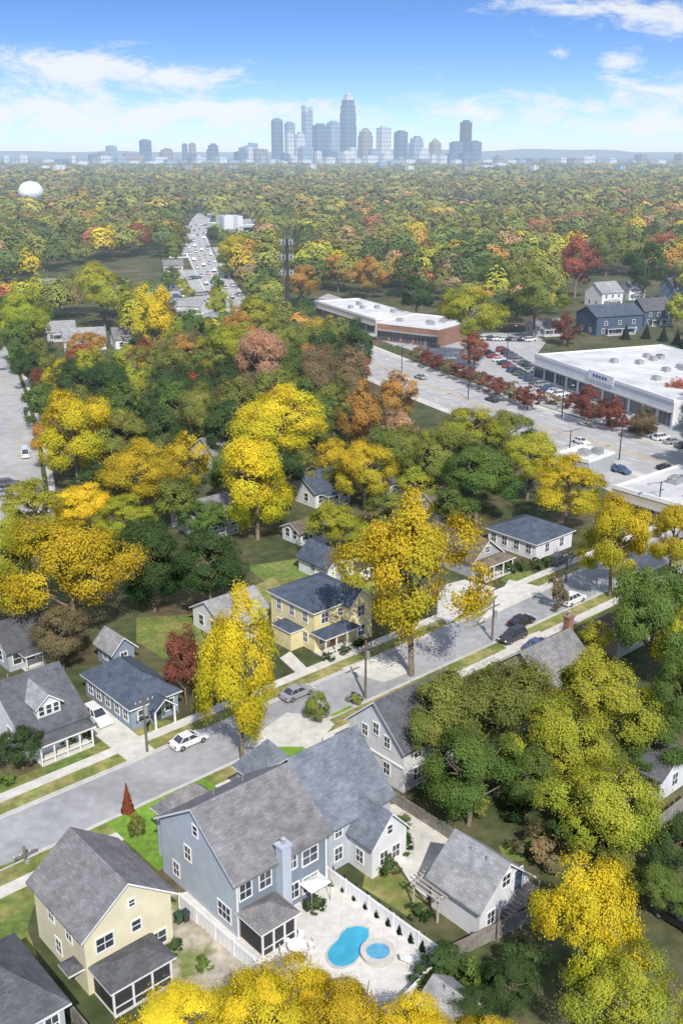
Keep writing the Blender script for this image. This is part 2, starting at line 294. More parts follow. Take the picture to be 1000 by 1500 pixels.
def treew(x,y,r,rz,zc,col,label,pxr,group=None,lod=None):
    global ntree
    root=empty('broadleaf_tree',(x,y,0),0,label,'tree',group); lod=lod or ('near' if pxr>40 else ('mid' if pxr>18 else 'small'))
    rv=random.random()*6.28; link('trunk',TR[ntree%4],root,None,(r*.8,r*.8,zc/1.3*1.05),rv)
    c=link('crown',random.choice(CR[lod]),root,(0,0,zc),(r*1.0,r*1.0,rz*1.05),rv+1)
    j=[random.uniform(.9,1.1) for _ in range(2)]; b=PAL[col]; c.color=(b[0]*j[0],b[1]*j[0]*(.5*j[1]+.5),b[2]*j[0],1)
    ntree+=1; return root
def tree(cx,cy,rx,ry,col,k,label,lod=None):
    dd=ray(cx,cy); a=math.atan2(-dd.z,math.hypot(dd.x,dd.y)); q=math.sqrt(max((ry/rx)**2-math.sin(a)**2,.2))/math.cos(a); q=min(max(q,.78),2.4)
    k=max(k,q*1.03+.08); t=H/(k*rx/F-dd.z); r=rx/F*t; zc=k*r
    hand.append((dd.x*t,dd.y*t,r)); treew(dd.x*t,dd.y*t,r,q*r,zc,col,label,rx,None,lod)
TL=[(262,1512,85,75,'Y',1.3,'yellow tree cut by the bottom edge, leftmost of the foreground yellow row'),(392,1490,92,80,'Y',1.3,'yellow tree cut by the bottom edge below the round patio table','open'),(512,1508,88,75,'G',1.3,'golden tree cut by the bottom edge below the swimming pool'),(612,1530,75,65,'Y',1.3,'yellow tree cut by the bottom edge, right of the one below the pool','open'),(710,1530,60,50,'G',1.3,'low golden tree at the bottom edge, rightmost of the foreground row'),(455,1465,52,46,'Y',1.2,'smaller yellow tree peeking up behind the foreground yellow row'),
(858,1352,84,102,'Y',1.3,'bright yellow tree standing alone right of the detached garage'),(915,1462,85,72,'YG',1.2,'yellow-green tree in the bottom right corner','open'),(748,1440,50,52,'GR',1.2,'dark green tree between the pool fence and the bottom right yellow trees'),(655,1412,38,36,'GR',1.1,'small dark green tree at the outer corner of the white pool fence'),
(885,1180,82,78,'YG',1.2,'yellow-green tree left of the small white house at the right edge','open'),(648,1062,72,80,'OL',1.25,'olive tree against the right end of the white gabled house'),(735,1040,84,82,'OL',1.3,'big olive tree, uppermost of the dark grove above the garage','open'),(690,1128,80,72,'MG',1.2,'broad green tree lowest in the grove above the garage'),(815,1085,72,76,'YG',1.25,'yellow-green tree at the right side of the grove above the garage','open'),(890,1030,84,80,'YG',1.3,'broad yellow-green tree between the grove and the right edge'),(775,1135,56,54,'MG',1.1,'smaller green tree at the lower right of the grove'),(955,1085,60,56,'MG',1.1,'green tree above the small white house roof'),(990,1235,52,54,'GR',1.1,'dark green tree at the right edge beside the grey wood fence'),(975,1305,48,40,'MG',1.05,'green tree above the black car at the lower right edge'),(905,1265,34,32,'OL',1.0,'small olive tree behind the lone bright yellow tree'),(870,1110,50,46,'OL',1.1,'olive tree above the yellow-green tree near the small white house'),
(960,905,66,90,'MG',1.4,'tall green tree at the right edge below the golden pair','open'),(995,940,50,64,'YG',1.4,'yellow-green tree half out of frame at the right edge'),(992,1035,48,72,'MG',1.3,'green tree cut by the right edge above the small white house'),(900,795,58,72,'G',1.5,'golden tree at the far end of the street, right side'),(985,785,45,50,'G',1.5,'golden tree cut by the right edge below the flat white roof'),(870,945,32,34,'YG',1.1,'small light green tree right of the brick chimney'),
(606,838,100,118,'G',1.7,'huge golden street tree with tall bare trunk in the middle of the photo','open'),(350,990,60,124,'Y',2.25,'tall slim bright yellow street tree left of the yellow house','open'),
(270,975,36,56,'DR',1.3,'dark red tree between the blue bungalow and the slim yellow street tree'),(100,830,90,90,'G',1.3,'large golden tree at left above the bungalows','open'),(222,820,66,70,'GR',1.25,'dark green tree right of the large golden tree at left'),(308,838,60,65,'GR',1.25,'dark green tree at left of the yellow house yard'),(12,835,52,80,'YG',1.3,'yellow-green tree cut by the left edge'),(88,930,48,46,'BR',1.2,'brown thinning tree above the left bungalow','open'),(30,1095,34,32,'GR',1.05,'round dark green tree in the front yard at the left edge'),
(110,640,62,70,'Y',1.3,'yellow tree beside the left side road with the white van'),(205,692,58,50,'G',1.2,'golden tree right of the yellow tree by the side road','open'),(375,705,68,76,'Y',1.35,'big yellow tree left of centre above the yellow house'),(412,620,70,56,'Y',1.2,'bright yellow spreading tree just above the big yellow one','open'),(165,572,46,50,'GR',1.3,'dark green tree above the yellow tree by the side road'),(48,752,60,44,'YG',1.2,'yellow-green tree by the left edge below the white van'),(120,740,50,42,'Y',1.2,'yellow tree right of the one below the white van'),
(262,735,40,40,'OL',1.1,'olive tree between the golden tree and the big yellow tree'),(160,675,38,44,'OL',1.2,'olive tree just right of the yellow side road tree'),(345,600,38,46,'OL',1.2,'olive tree touching the left of the bright yellow spreading tree'),(245,585,38,42,'GR',1.2,'dark green tree in the shaded yards left of centre'),(445,690,30,34,'OL',1.2,'olive tree right of the big yellow tree'),(300,760,34,30,'MG',1.0,'green tree below left of the big yellow tree'),(180,760,44,34,'YG',1.1,'yellow-green tree above the dark green pair at left'),(570,745,34,28,'OL',1.0,'olive tree left behind the huge golden street tree'),(665,745,40,30,'MG',1.0,'green tree right behind the huge golden street tree'),
(288,610,42,58,'OL',1.3,'olive tree left of the bright yellow spreading tree'),(235,640,40,46,'GR',1.2,'dark green tree in shade left of the white gable'),(330,520,50,48,'YG',1.3,'yellow-green tree left of the pinkish tree under the cell tower'),(388,535,54,58,'PK',1.3,'pinkish orange tree left below the cell tower'),(462,560,44,62,'BR',1.4,'brown tree right below the cell tower'),(525,512,28,42,'GR',1.5,'dark narrow tree right of the cell tower at the boulevard'),(375,460,36,30,'YG',1.3,'yellow-green tree left of the cell tower at mid height'),(480,520,34,40,'GR',1.4,'dark green tree at the foot of the cell tower'),
(528,612,36,50,'O',1.4,'orange tree nearest the left bend of the boulevard'),(580,582,34,36,'O',1.3,'orange tree right at the boulevard kerb, upper of two'),(587,645,34,42,'PK',1.3,'pinkish tree below the two orange trees by the boulevard'),(535,690,52,48,'G',1.2,'golden tree right of the big yellow trees'),(640,672,54,52,'OL',1.2,'olive tree in the middle of the grove below the boulevard'),(690,640,52,46,'YG',1.2,'yellow-green tree along the boulevard, left of a pair'),(745,640,46,42,'OL',1.2,'olive tree along the boulevard, right of a pair'),(775,675,50,46,'YG',1.2,'yellow-green tree at the right of the grove below the boulevard'),(700,700,62,46,'MG',1.15,'green tree lowest in the grove below the boulevard'),(830,715,60,44,'G',1.2,'golden tree left of the flat white roof at the right edge'),(497,770,48,38,'YG',1.15,'yellow-green tree above the white garage'),(610,712,36,26,'YG',1.2,'yellow-green tree behind the top of the huge street tree'),
(38,470,44,46,'YG',1.4,'yellow-green tree above the left side road'),(150,425,44,40,'YG',1.4,'yellow-green tree behind the pale houses at left'),(225,468,33,48,'Y',1.6,'slim yellow tree left of the avenue'),(128,508,28,24,'O',1.3,'orange tree below the pale houses at left'),(58,556,20,20,'DR',1.2,'dark red tree beside the left side road'),(222,545,22,24,'R',1.2,'red tree above the shaded yards left of centre'),(88,552,30,28,'G',1.2,'golden tree right of the dark red one by the side road'),(255,362,24,20,'OL',1.3,'olive tree at the left kerb of the far avenue'),(322,448,20,26,'YG',1.4,'small yellow-green tree at the near end of the avenue'),(385,412,20,24,'GR',1.4,'dark green tree right of the avenue, left of the tower top'),(352,368,28,26,'G',1.3,'golden tree right of the far avenue'),
(205,345,22,20,'R',1.3,'red tree left of the far avenue'),(270,520,30,28,'O',1.3,'orange tree below the white house at the avenue near end'),(190,540,24,24,'DR',1.2,'dark red tree right of the dark green tree by the side road'),(300,555,28,26,'R',1.2,'rust red tree left of the pinkish tree'),(440,500,22,24,'R',1.3,'rust red tree beside the cell tower foot'),
(250,408,16,16,'MG',1.2,'small green tree between the houses left of the avenue'),(270,425,14,16,'YG',1.2,'small yellow-green tree on the avenue lot'),(332,388,16,18,'OL',1.2,'small olive tree at the right kerb of the avenue'),(268,345,15,14,'OL',1.2,'small olive tree among the flat shops at the avenue far end'),(318,420,13,16,'MG',1.2,'small green tree at the right kerb near the avenue near end'),(312,345,14,13,'GR',1.2,'small dark green tree right of the avenue far end'),
(440,412,30,22,'O',1.3,'orange tree just right of the cell tower platforms'),(495,394,26,20,'O',1.3,'orange tree above the strip mall left end'),(536,402,28,26,'O',1.3,'bright orange tree above the middle of the strip mall'),(585,390,25,20,'G',1.3,'golden tree above the right end of the strip mall'),(626,382,20,26,'R',1.4,'red tree right of the golden tree above the strip mall'),(610,430,34,28,'GR',1.4,'dark green tree directly behind the strip mall right end'),(690,455,56,42,'YG',1.4,'yellow-green tree between the strip mall and the navy houses'),(720,405,34,28,'MG',1.4,'mid green tree above the yellow-green one right of the strip mall'),(785,428,48,44,'OL',1.4,'large olive tree left of the white house at upper right'),(845,385,34,40,'R',1.5,'red and orange tree above the white house at upper right'),(972,364,30,22,'R',1.3,'red tree near the right edge high in the photo'),(945,388,34,34,'GR',1.5,'dark green tree below the red tree near the right edge'),(890,362,30,28,'OL',1.4,'olive tree right of the red and orange tree'),
(695,510,24,22,'R',1.3,'red tree standing in the parking lot'),(860,590,30,26,'DR',1.1,'dark red tree left of the store front'),(897,606,24,24,'DR',1.1,'dark red tree in the middle of the store front row'),(940,618,24,22,'BR',1.1,'brown tree in the row before the store'),(990,578,20,24,'R',1.2,'red tree at the right edge before the store'),(828,480,22,22,'DR',1.2,'dark red tree left of the navy house'),(990,455,18,24,'YG',1.3,'yellow-green tree at the right edge beside the navy houses'),(815,868,16,26,'BR',1.2,'small bare brown tree at the far end of the street'),(463,1035,20,24,'OL',1.0,'small olive tree on the kerb opposite the parked sedan'),(200,1212,13,20,'OL',1.0,'small young tree on the vivid front lawn'),(690,1485,46,36,'GR',1.0,'dark green tree just outside the lower pool fence')]
for i in range(12): TL.append((612+i*15,519+i*6.3,14,12,'DR' if i%3 else 'BR',1.0,ordw(i)+' low reddish tree from the left, between boulevard and parking lot'))
for a in TL: tree(*a)
# ---------------------------------------------------------------- clear zones and filler trees
KZ=[[(540,515),(620,500),(650,485),(760,480),(800,495),(870,490),(1010,500),(1010,770),(890,735),(790,690),(620,615),(540,565)],[(452,425),(560,428),(655,455),(660,512),(550,505),(465,460)],[(272,310),(314,310),(306,345),(318,370),(346,402),(370,450),(330,462),(258,468),(250,430),(262,390),(274,365)],[(-80,500),(5,505),(30,560),(48,640),(55,746),(-80,770)],[(838,398),(910,398),(1010,418),(1010,505),(760,505),(765,462),(838,462)],[(68,468),(130,460),(200,475),(200,502),(80,512)],[(414,340),(430,340),(430,470),(414,470)],[(290,648),(328,635),(335,662),(300,680)],[(435,700),(478,700),(478,742),(435,742)],[(26,258),(68,258),(68,280),(26,280)],[(320,318),(380,318),(380,334),(320,334)]]
def inpoly(x,y,p):
    c=False; j=len(p)-1
    for i in range(len(p)):
        if (p[i][1]>y)!=(p[j][1]>y) and x<(p[j][0]-p[i][0])*(y-p[i][1])/(p[j][1]-p[i][1])+p[i][0]: c=not c
        j=i
    return c
def clear(x,y,r,zc):
    for dx,z in((0,zc),(0,zc+r*.8),(-.7*r,zc),(.7*r,zc),(0,2)):
        a,b,_=proj(x+dx,y,z)
        for p in KZ:
            if inpoly(a,b,p): return False
    return True
FC=['OL','MG','GR','YG','BR','G','O','R','PK']
def pickcol(x,y):
    n=math.sin(x*.011+1)*math.cos(y*.009)+math.sin(x*.004-y*.006+2); fa=1 if y<440 else .85
    w=[11,7,7,(6+4*n)*fa,2.6,(3.2+n)*fa,(2+.7*n)*fa,1.2*fa,.8]; return random.choices(FC,[max(.1,q) for q in w])[0]
cand=[]
y=185.0
while y<440:
    sp=8.8; x=-(y*.36+14)
    while x<y*.36+14:
        X=x+random.uniform(-3.5,3.5);Y=y+random.uniform(-3.5,3.5); r=random.uniform(4.0,6.8); zc=r*random.uniform(1.15,1.55)
        if proj(X,Y,zc)[1]<750 and all((X-a)**2+(Y-b)**2>(.58*(c+r))**2 for a,b,c in hand) and clear(X,Y,r,zc): cand.append((X,Y,r,zc,pickcol(X,Y)))
        x+=sp
    y+=sp
cand.sort(key=lambda c:c[1]); nf=300-len(hand); ind=cand[:nf]; rest=cand[nf:]
bands=[(600,'yards below the boulevard'),(530,'belt below the strip mall'),(480,'belt level with the strip mall'),(440,'belt above the strip mall'),(0,'belt level with the tower platforms')]
buck={}
for c in ind:
    a,b,dp=proj(c[0],c[1],c[3]); bn=next(n for v,n in bands if b>=v); buck.setdefault((bn,c[4]),[]).append((a,c,dp))
for (bn,cl),L in buck.items():
    L.sort(key=lambda q:q[0])
    for i,(a,c,dp) in enumerate(L): treew(c[0],c[1],c[2]*1.06,c[2]*random.uniform(.95,1.25),c[3],cl,f'{ordw(i)} {WORD[cl]} tree from the left in the {bn}',c[2]*F/dp,'trees of the wooded blocks')
fx=[];fr=[];fc=[];fn=[];fz=[]
for c in rest: fx.append((c[0],c[1],c[3]));fr.append(c[2]);fz.append(c[2]*1.05);fc.append(np.array(PAL[c[4]])*random.uniform(.8,1.05));fn.append(1200)
y=440.0
while y<4200:
    sp=14 if y<900 else (20 if y<1700 else 32); x=-(y*.37+20)
    while x<y*.37+20:
        X=x+random.uniform(-.46,.46)*sp;Y=y+random.uniform(-.46,.46)*sp; r=sp*random.uniform(.36,.7); rz=min(r*random.uniform(.9,1.25),9); zc=rz*1.05+random.uniform(-1.5,3.5)
        gap=math.sin(X*.013+3)*math.sin(Y*.0037+X*.002)
        if not(gap>.8) and random.random()<.93 and (y>1500 or clear(X,Y,r,zc)) and not(y>2700 and random.random()<.3):
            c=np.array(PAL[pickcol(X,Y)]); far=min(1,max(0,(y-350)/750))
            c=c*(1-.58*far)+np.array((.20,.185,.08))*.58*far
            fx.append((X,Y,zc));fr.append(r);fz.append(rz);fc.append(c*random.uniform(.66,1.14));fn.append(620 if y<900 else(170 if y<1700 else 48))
        x+=sp
    y+=sp*.92
fx=np.array(fx);fr=np.array(fr);fz=np.array(fz);fc=np.array(fc);fn=np.array(fn); idx=np.repeat(np.arange(len(fx)),fn); n=len(idx)
dd=unit(rng.normal(size=(n,3))); dd[:,2]=np.where(dd[:,2]<-.3,-dd[:,2],dd[:,2]); ph=rng.random((len(fx),3))*6.28
w1=np.sin(dd[:,0]*5+ph[idx,0])*np.sin(dd[:,1]*5+ph[idx,1]); w2=np.sin(dd[:,2]*7+ph[idx,2]); bump=1+.2*w1+.13*w2
pos=fx[idx]+dd*np.c_[fr[idx],fr[idx],fz[idx]]*(bump*(.84+.2*rng.random(n)))[:,None]; s=fr[idx]*np.sqrt(1.7*6.283/(fn[idx]*1.3))*(.7+.5*rng.random(n))
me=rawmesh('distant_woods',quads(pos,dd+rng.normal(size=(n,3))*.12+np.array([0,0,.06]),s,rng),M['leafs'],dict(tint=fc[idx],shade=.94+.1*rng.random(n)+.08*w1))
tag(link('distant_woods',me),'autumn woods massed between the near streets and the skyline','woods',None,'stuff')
print('trees',ntree,'far',len(fx),'quads',n)
# ---------------------------------------------------------------- houses
def fm(face,L,W): return {'f':lambda a,d,z:(a,-d,z),'l':lambda a,d,z:(-d,a,z),'r':lambda a,d,z:(L+d,a,z),'b':lambda a,d,z:(a,W+d,z)}[face]
def fbox(mb,g,a0,a1,d0,d1,z0,z1,mi=0): mb.hexa([g(a0,d0,z0),g(a1,d0,z0),g(a1,d1,z0),g(a0,d1,z0),g(a0,d0,z1),g(a1,d0,z1),g(a1,d1,z1),g(a0,d1,z1)],mi)
def win(root,g,a,z,w=1.0,h=1.5,bars=1):
    m=MB(); t=.13
    fbox(m,g,a-w/2-t,a-w/2,-.02,.07,z-t,z+h+t);fbox(m,g,a+w/2,a+w/2+t,-.02,.07,z-t,z+h+t);fbox(m,g,a-w/2,a+w/2,-.02,.07,z+h,z+h+t);fbox(m,g,a-w/2,a+w/2,-.02,.09,z-t,z)
    fbox(m,g,a-w/2,a+w/2,.0,.055,z+h/2-.035,z+h/2+.035)
    for i in range(bars):
        q=a-w/2+w*(i+1)/(bars+1); fbox(m,g,q-.03,q+.03,.0,.05,z,z+h)
    o=m.build('window',M['trim'],root); p=MB(); fbox(p,g,a-w/2,a+w/2,-.02,.025,z,z+h); p.build('pane',M['glass'],o); return o
def door(root,g,a,z=.2,w=1.0,h=2.1,mt='navy'):
    m=MB(); fbox(m,g,a-w/2,a+w/2,-.02,.05,z,z+h); o=m.build('door',M[mt],root); t=MB(); fbox(t,g,a-w/2-.1,a-w/2,-.02,.07,z,z+h+.1);fbox(t,g,a+w/2,a+w/2+.1,-.02,.07,z,z+h+.1);fbox(t,g,a-w/2,a+w/2,-.02,.07,z+h,z+h+.1); t.build('frame',M['trim'],o)
def block(root,x0,x1,y0,y1,h,ridge,rise,wall,roof,o=.45,z0=0,wn='wall',rn='roof'):
    m=MB()
    if ridge=='x':
        ym=(y0+y1)/2; m.extr([(y0,z0),(y1,z0),(y1,h),(ym,h+rise),(y0,h)],x0,x1,'x')
    elif ridge=='y':
        xm=(x0+x1)/2; m.extr([(x0,z0),(x1,z0),(x1,h),(xm,h+rise),(x0,h)],y0,y1,'y')
    else: m.box(x0,x1,y0,y1,z0,h)
    if wall: m.build(wn,M[wall],root)
    m=MB(); tt,bb=.13,-.07
    if ridge in 'xy':
        a0,a1,b0,b1=(y0,y1,x0,x1) if ridge=='x' else (x0,x1,y0,y1); mid=(a0+a1)/2; sl=rise/((a1-a0)/2); e=h-o*sl
        m.extr([(a0-o,e+bb),(a0-o,e+tt),(mid,h+rise+tt),(a1+o,e+tt),(a1+o,e+bb),(mid,h+rise+bb)],b0-o,b1+o,ridge,0,1)
    else:
        X0,X1,Y0,Y1=x0-o,x1+o,y0-o,y1+o; q=min(X1-X0,Y1-Y0)/2*.999
        if ridge=='hx': r0,r1=(X0+q,(Y0+Y1)/2),(X1-q,(Y0+Y1)/2)
        else: r0,r1=((X0+X1)/2,Y0+q),((X0+X1)/2,Y1-q)
        m.box(X0,X1,Y0,Y1,h-.12,h+.06,1); b=h+.062; vs=[(X0,Y0,b),(X1,Y0,b),(X1,Y1,b),(X0,Y1,b),(*r0,h+rise),(*r1,h+rise)]
        m.add(vs,[(0,1,5,4),(1,2,5),(2,3,4,5),(3,0,4)] if ridge=='hx' else [(0,1,4),(1,2,5,4),(2,3,5),(3,0,4,5)])
    return m.build(rn,[M[roof],M['trim']],root)
def house(label,c,r,l,h,ridge,rise,wall,roof,name='house',group=None,o=.45):
    C=G(*c,h); L=max(3,(G(*r,h)-C).dot(U)); W=max(3,(G(*l,h)-C).dot(V))
    root=empty(name,(C.x,C.y,0),ANG,label,name,group); ro=block(root,0,L,0,W,h,ridge,rise,wall,roof,o)
    if ridge in('x','y'):
        for q in(.3,.62):
            v=MB()
            if ridge=='x': v.tube((L*q,W*.62,h+rise*.7),(L*q,W*.62,h+rise*.76+.7),.06,.06,6)
            else: v.tube((L*.4,W*q,h+rise*.75),(L*.4,W*q,h+rise*.8+.6),.06,.06,6)
            v.build('vent_pipe',M['metal'],ro)
    return root,L,W,ro
def porch(root,x0,x1,y0,y1,h,rise,roof,wallm='screen',posts=4,ridge='hx',post_m='trim'):
    block(root,x0,x1,y0,y1,h,ridge,rise,None,roof,.3,rn='porch_roof')
    if wallm: m=MB(); m.box(x0+.12,x1-.12,y0+.12,y1-.002,.1,h-.14); m.build('porch_screen',M[wallm],root)
    for i in range(posts):
        x=x0+.08+(x1-x0-.16)*i/(posts-1); m=MB(); m.box(x-.08,x+.08,y0,y0+.16,0,h-.13); m.build('post',M[post_m],root)
    m=MB(); m.box(x0,x1,y0+.05,y0+.1,.75,.85); m.build('railing',M[post_m],root); m=MB(); m.box(x0+.02,x1,y0-.1,y1,.0,.099); m.build('porch_floor',M['conc'],root)
def chimney(root,x0,x1,y0,y1,top,mt):
    m=MB(); m.box(x0,x1,y0,y1,0,top); m.box(x0-.12,x1+.12,y0-.12,y1+.12,top,top+.2); o=m.build('chimney',M[mt],root); m=MB(); m.tube(((x0+x1)/2,(y0+y1)/2,top+.2),((x0+x1)/2,(y0+y1)/2,top+.8),.2,.2,8); m.tube(((x0+x1)/2,(y0+y1)/2,top+.8),((x0+x1)/2,(y0+y1)/2,top+.95),.32,.1,8); m.build('chimney_pot',M['metal'],o)
h1=house('dark roofed house cut off by the bottom left corner',(-40,1545),(92,1468),(-150,1460),5.5,'hx',3,'grey','rdark'); g=fm('f',h1[1],h1[2])
for a in(.25,.6,.85): win(h1[0],g,h1[1]*a,3.4)
r_,L,W,ro=house('cream two storey house with grey gable roof at lower left',(122,1372),(250,1305),(36,1295),6,'y',3.1,'cream','rgrey'); g=fm('f',L,W)
win(r_,g,L*.22,3.7,1.5,1.3);win(r_,g,L*.58,3.9,.8,1.0,0);win(r_,g,L*.82,1.2,1.5,1.3,1);win(r_,g,L*.55,6.5,.5,.6,0)
g=fm('l',L,W); win(r_,g,W*.3,3.8,.9,1.4);win(r_,g,W*.65,3.8,.9,1.4);win(r_,g,W*.55,1,.9,1.4)
porch(r_,.4,L*.72,-3.4,0,2.7,.9,'rdark',posts=4)
block(r_,-1.3,-.02,W*.05,W*.24,2.5,'hy',.5,None,'rdark',.1,rn='awning')
r_,L,W,ro=house('large pale blue two storey house with chimney facing the pool',(345,1290),(475,1215),(215,1205),6.2,'x',4.1,'bluepale','rgrey'); g=fm('f',L,W)
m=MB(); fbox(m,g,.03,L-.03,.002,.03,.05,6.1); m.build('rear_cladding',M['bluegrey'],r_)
g2=lambda a,d,z,g=g:g(a,d+.03,z)
for a,z,w in((.95,3.9,1.2),(3.1,3.9,1.2),(8.2,3.8,1.7),(8.2,.8,1.7),(6.3,.9,1.0),(6.2,4.2,.8)): win(r_,g2,a,z,w,1.55,1)
for a in(.06,L-.06): m=MB(); fbox(m,g,a-.09,a+.09,.031,.06,.05,6.1); m.build('corner_board',M['trim'],r_)
chimney(r_,4.35,5.35,-.95,-.032,7.6,'bluepale')
g=fm('l',L,W); win(r_,g,1.9,1.0,1.8,1.5,2);win(r_,g,W*.62,4.0,.9,1.4);win(r_,g,W*.8,1,.9,1.4);win(r_,g,W*.5,7.4,.7,1,0)
porch(r_,.2,3.9,-3.3,-.03,2.75,1.1,'rgrey',posts=4)
block(r_,1.0,6,W+.002,W+2.4,5.4,'hx',1.7,'bluepale','rgrey',.4,wn='front_wing_wall',rn='front_wing_roof'); block(r_,L*.65,L*.98,W+.002,W+2.0,2.8,'hx',.8,None,'rgrey',.3,rn='front_porch_roof')
door(r_,fm('f',L,W),2.2,.1)
r_,L,W,ro=house('pale house with steep blue-grey roofs beside the large blue house',(480,1212),(576,1165),(356,1150),5.3,'x',5.0,'bluepale','rblue'); g=fm('l',L,W)
win(r_,g,W*.38,5.6,.9,1.5);win(r_,g,W*.56,5.6,.9,1.5);win(r_,g,W*.3,2.6,.9,1.4)
g=fm('f',L,W); win(r_,g,1.3,1,.9,1.4); win(r_,g,1.3,3.6,.8,1.2)
block(r_,2.6,7.1,-3.3,2.2,3.9,'y',2.5,'white','rblue',.4,wn='rear_wing_wall',rn='rear_wing_roof'); gg=lambda a,d,z:(a,-3.3-d,z); win(r_,gg,4.1,1,.9,1.4);win(r_,gg,5.7,1,.9,1.4);win(r_,gg,4.85,4.1,.6,.9,0)
gg=lambda a,d,z:(2.6-d,a,z); win(r_,gg,-1.6,1,.9,1.4)
block(r_,.2,L*.6,W-1,W+4.0,4.6,'hy',3.4,'bluepale','rblue',.4,wn='front_wing_wall',rn='front_wing_roof')
block(r_,L-2.6,L+.4,2,W-3,5,'hy',1.5,'white','rblue',.3,wn='side_wing_wall',rn='side_wing_roof')
r_,L,W,ro=house('white gabled house with dark roof on the near side of the street',(592,1098),(690,1050),(513,1050),5.4,'x',3.9,'white','rdark'); g=fm('l',L,W)
for q in(.3,.5,.7): win(r_,g,W*q,5.3 if q==.5 else 4.4,.8,1.3,1)
win(r_,g,W*.3,1.1,.9,1.4); win(r_,g,W*.75,1.1,.9,1.4); m=MB(); fbox(m,g,.05,W-.05,.002,.12,2.9,3.1); m.build('belt_trim',M['trim'],r_)
g=fm('f',L,W)
for q in(.2,.5,.8): win(r_,g,L*q,3.6); win(r_,g,L*q,.9)
r_,L,W,ro=house('white detached garage with light grey roof and outside stair',(703,1330),(783,1285),(632,1282),3.5,'y',3.0,'white','rlight','garage'); g=fm('f',L,W)
win(r_,g,L*.5,4.0,1.0,1.2); door(r_,g,L*.75,2.8); win(r_,g,L*.22,1,.9,1.3)
m=MB()
for i in range(11): m.box(L*.15+i*.34,L*.15+i*.34+.36,-1.2,-.1,i*.25-.04,i*.25+.02)
m.box(L*.15+11*.34,L-.1,-1.3,-.05,2.66,2.76)
for x in(L*.15,L-.2): m.box(x,x+.1,-1.3,-1.2,0,3.6)
m.tube((L*.15,-1.25,1),(L*.15+3.7,-1.25,3.7),.04,.04,6); m.build('outside_stair',M['fenceg'],r_)
pr=empty('pergola',G(640,1352),ANG,'slatted wooden pergola beside the detached garage','pergola')
for i in range(2):
    for j in range(3): m=MB(); m.box(j*2.2-.08,j*2.2+.08,i*3-.08,i*3+.08,0,2.4); m.build('post',M['pergw'],pr)
for i in range(2): m=MB(); m.box(-.4,4.8,i*3-.07,i*3+.07,2.4,2.6); m.build('beam',M['pergw'],pr)
for i in range(11): m=MB(); m.box(-.3+i*.48,-.2+i*.48,-.5,3.5,2.603,2.75); m.build('rafter',M['pergw'],pr)
r_,L,W,ro=house('dark roofed bungalow with white dormer at the left edge',(36,1080),(125,1045),(-62,1022),3.1,'x',4.0,'white','rdark'); g=fm('f',L,W)
for q in(.2,.5,.8): win(r_,g,L*q,.9,1,1.4)
dm=MB(); x0,x1=L*.3,L*.68; xm=(x0+x1)/2; dm.extr([(x0,3.5),(x1,3.5),(x1,5.4),(xm,6.5),(x0,5.4)],1.2,W*.5,'y'); do=dm.build('dormer',M['white'],r_)
dr=MB(); dr.extr([(x0-.3,5.15),(x0-.3,5.32),(xm,6.75),(x1+.3,5.32),(x1+.3,5.15),(xm,6.58)],.8,W*.5,'y',0,1); dr.build('dormer_roof',[M['rlight'],M['trim']],do)
gd=lambda a,d,z:(a,1.2-d,z)
for q in(-.9,0,.9): win(r_,gd,xm+q,4.2,.6,1.1,0)
porch(r_,L*.1,L*.95,-2.2,0,2.6,.5,'rdark',None,5)
g=fm('l',L,W); win(r_,g,W*.3,1);win(r_,g,W*.6,1);win(r_,g,W*.5,4)
r_,L,W,ro=house('low bungalow with dark blue hip roof and white windows',(192,1038),(255,1008),(132,985),3,'hy',2.6,'slateblue','rslate'); g=fm('l',L,W)
for q in(.12,.3,.5,.7,.88): win(r_,g,W*q,.9,1,1.4)
g=fm('f',L,W); win(r_,g,L*.25,.9,1.4,1.4,1); win(r_,g,L*.8,.9,1.2,1.4,1); door(r_,g,L*.55)
block(r_,L*.3,L*.75,-2,0,2.6,'y',1.2,None,'rslate',.2,rn='porch_roof')
for x in(L*.32,L*.73): m=MB(); m.box(x-.1,x+.1,-2,-1.8,0,2.6); m.build('post',M['trim'],r_)
r_,L,W,ro=house('small blue-grey shed behind the blue bungalow',(165,955),(193,942),(140,940),2.8,'y',1.6,'slateblue','rlight','shed'); win(r_,fm('f',L,W),L*.5,1,.9,1.2); win(r_,fm('l',L,W),W*.5,1)
r_,L,W,ro=house('yellow two storey house with dark hip roof and porch',(460,897),(530,868),(398,865),6,'hx',2.6,'yellow','rslate'); g=fm('f',L,W)
for q in(.2,.75): win(r_,g,L*q,3.9,1.1,1.5)
win(r_,g,L*.5,4.2,.7,1); win(r_,g,L*.85,.9,1,1.5); door(r_,g,L*.35,.3,mt='brick'); win(r_,g,L*.15,.9,1,1.5)
g=fm('l',L,W)
for q in(.2,.5,.8): win(r_,g,W*q,3.9,.9,1.5); win(r_,g,W*q,.9,.9,1.5)
porch(r_,-.2,L*.62,-2.6,0,3,.9,'rslate',None,4)
block(r_,L*.55,L-.1,-1.6,.3,6,'y',1.8,'yellow','rslate',.3,wn='front_bay_wall',rn='front_bay_roof'); gg=lambda a,d,z:(a,-1.6-d,z); win(r_,gg,L*.77,3.9,1.3,1.5,1); win(r_,gg,L*.77,.9,1.3,1.5,1)
block(r_,-2.2,-.02,W*.25,W*.65,2.8,'hy',.7,'yellow','rslate',.25,wn='side_wing_wall',rn='side_wing_roof')
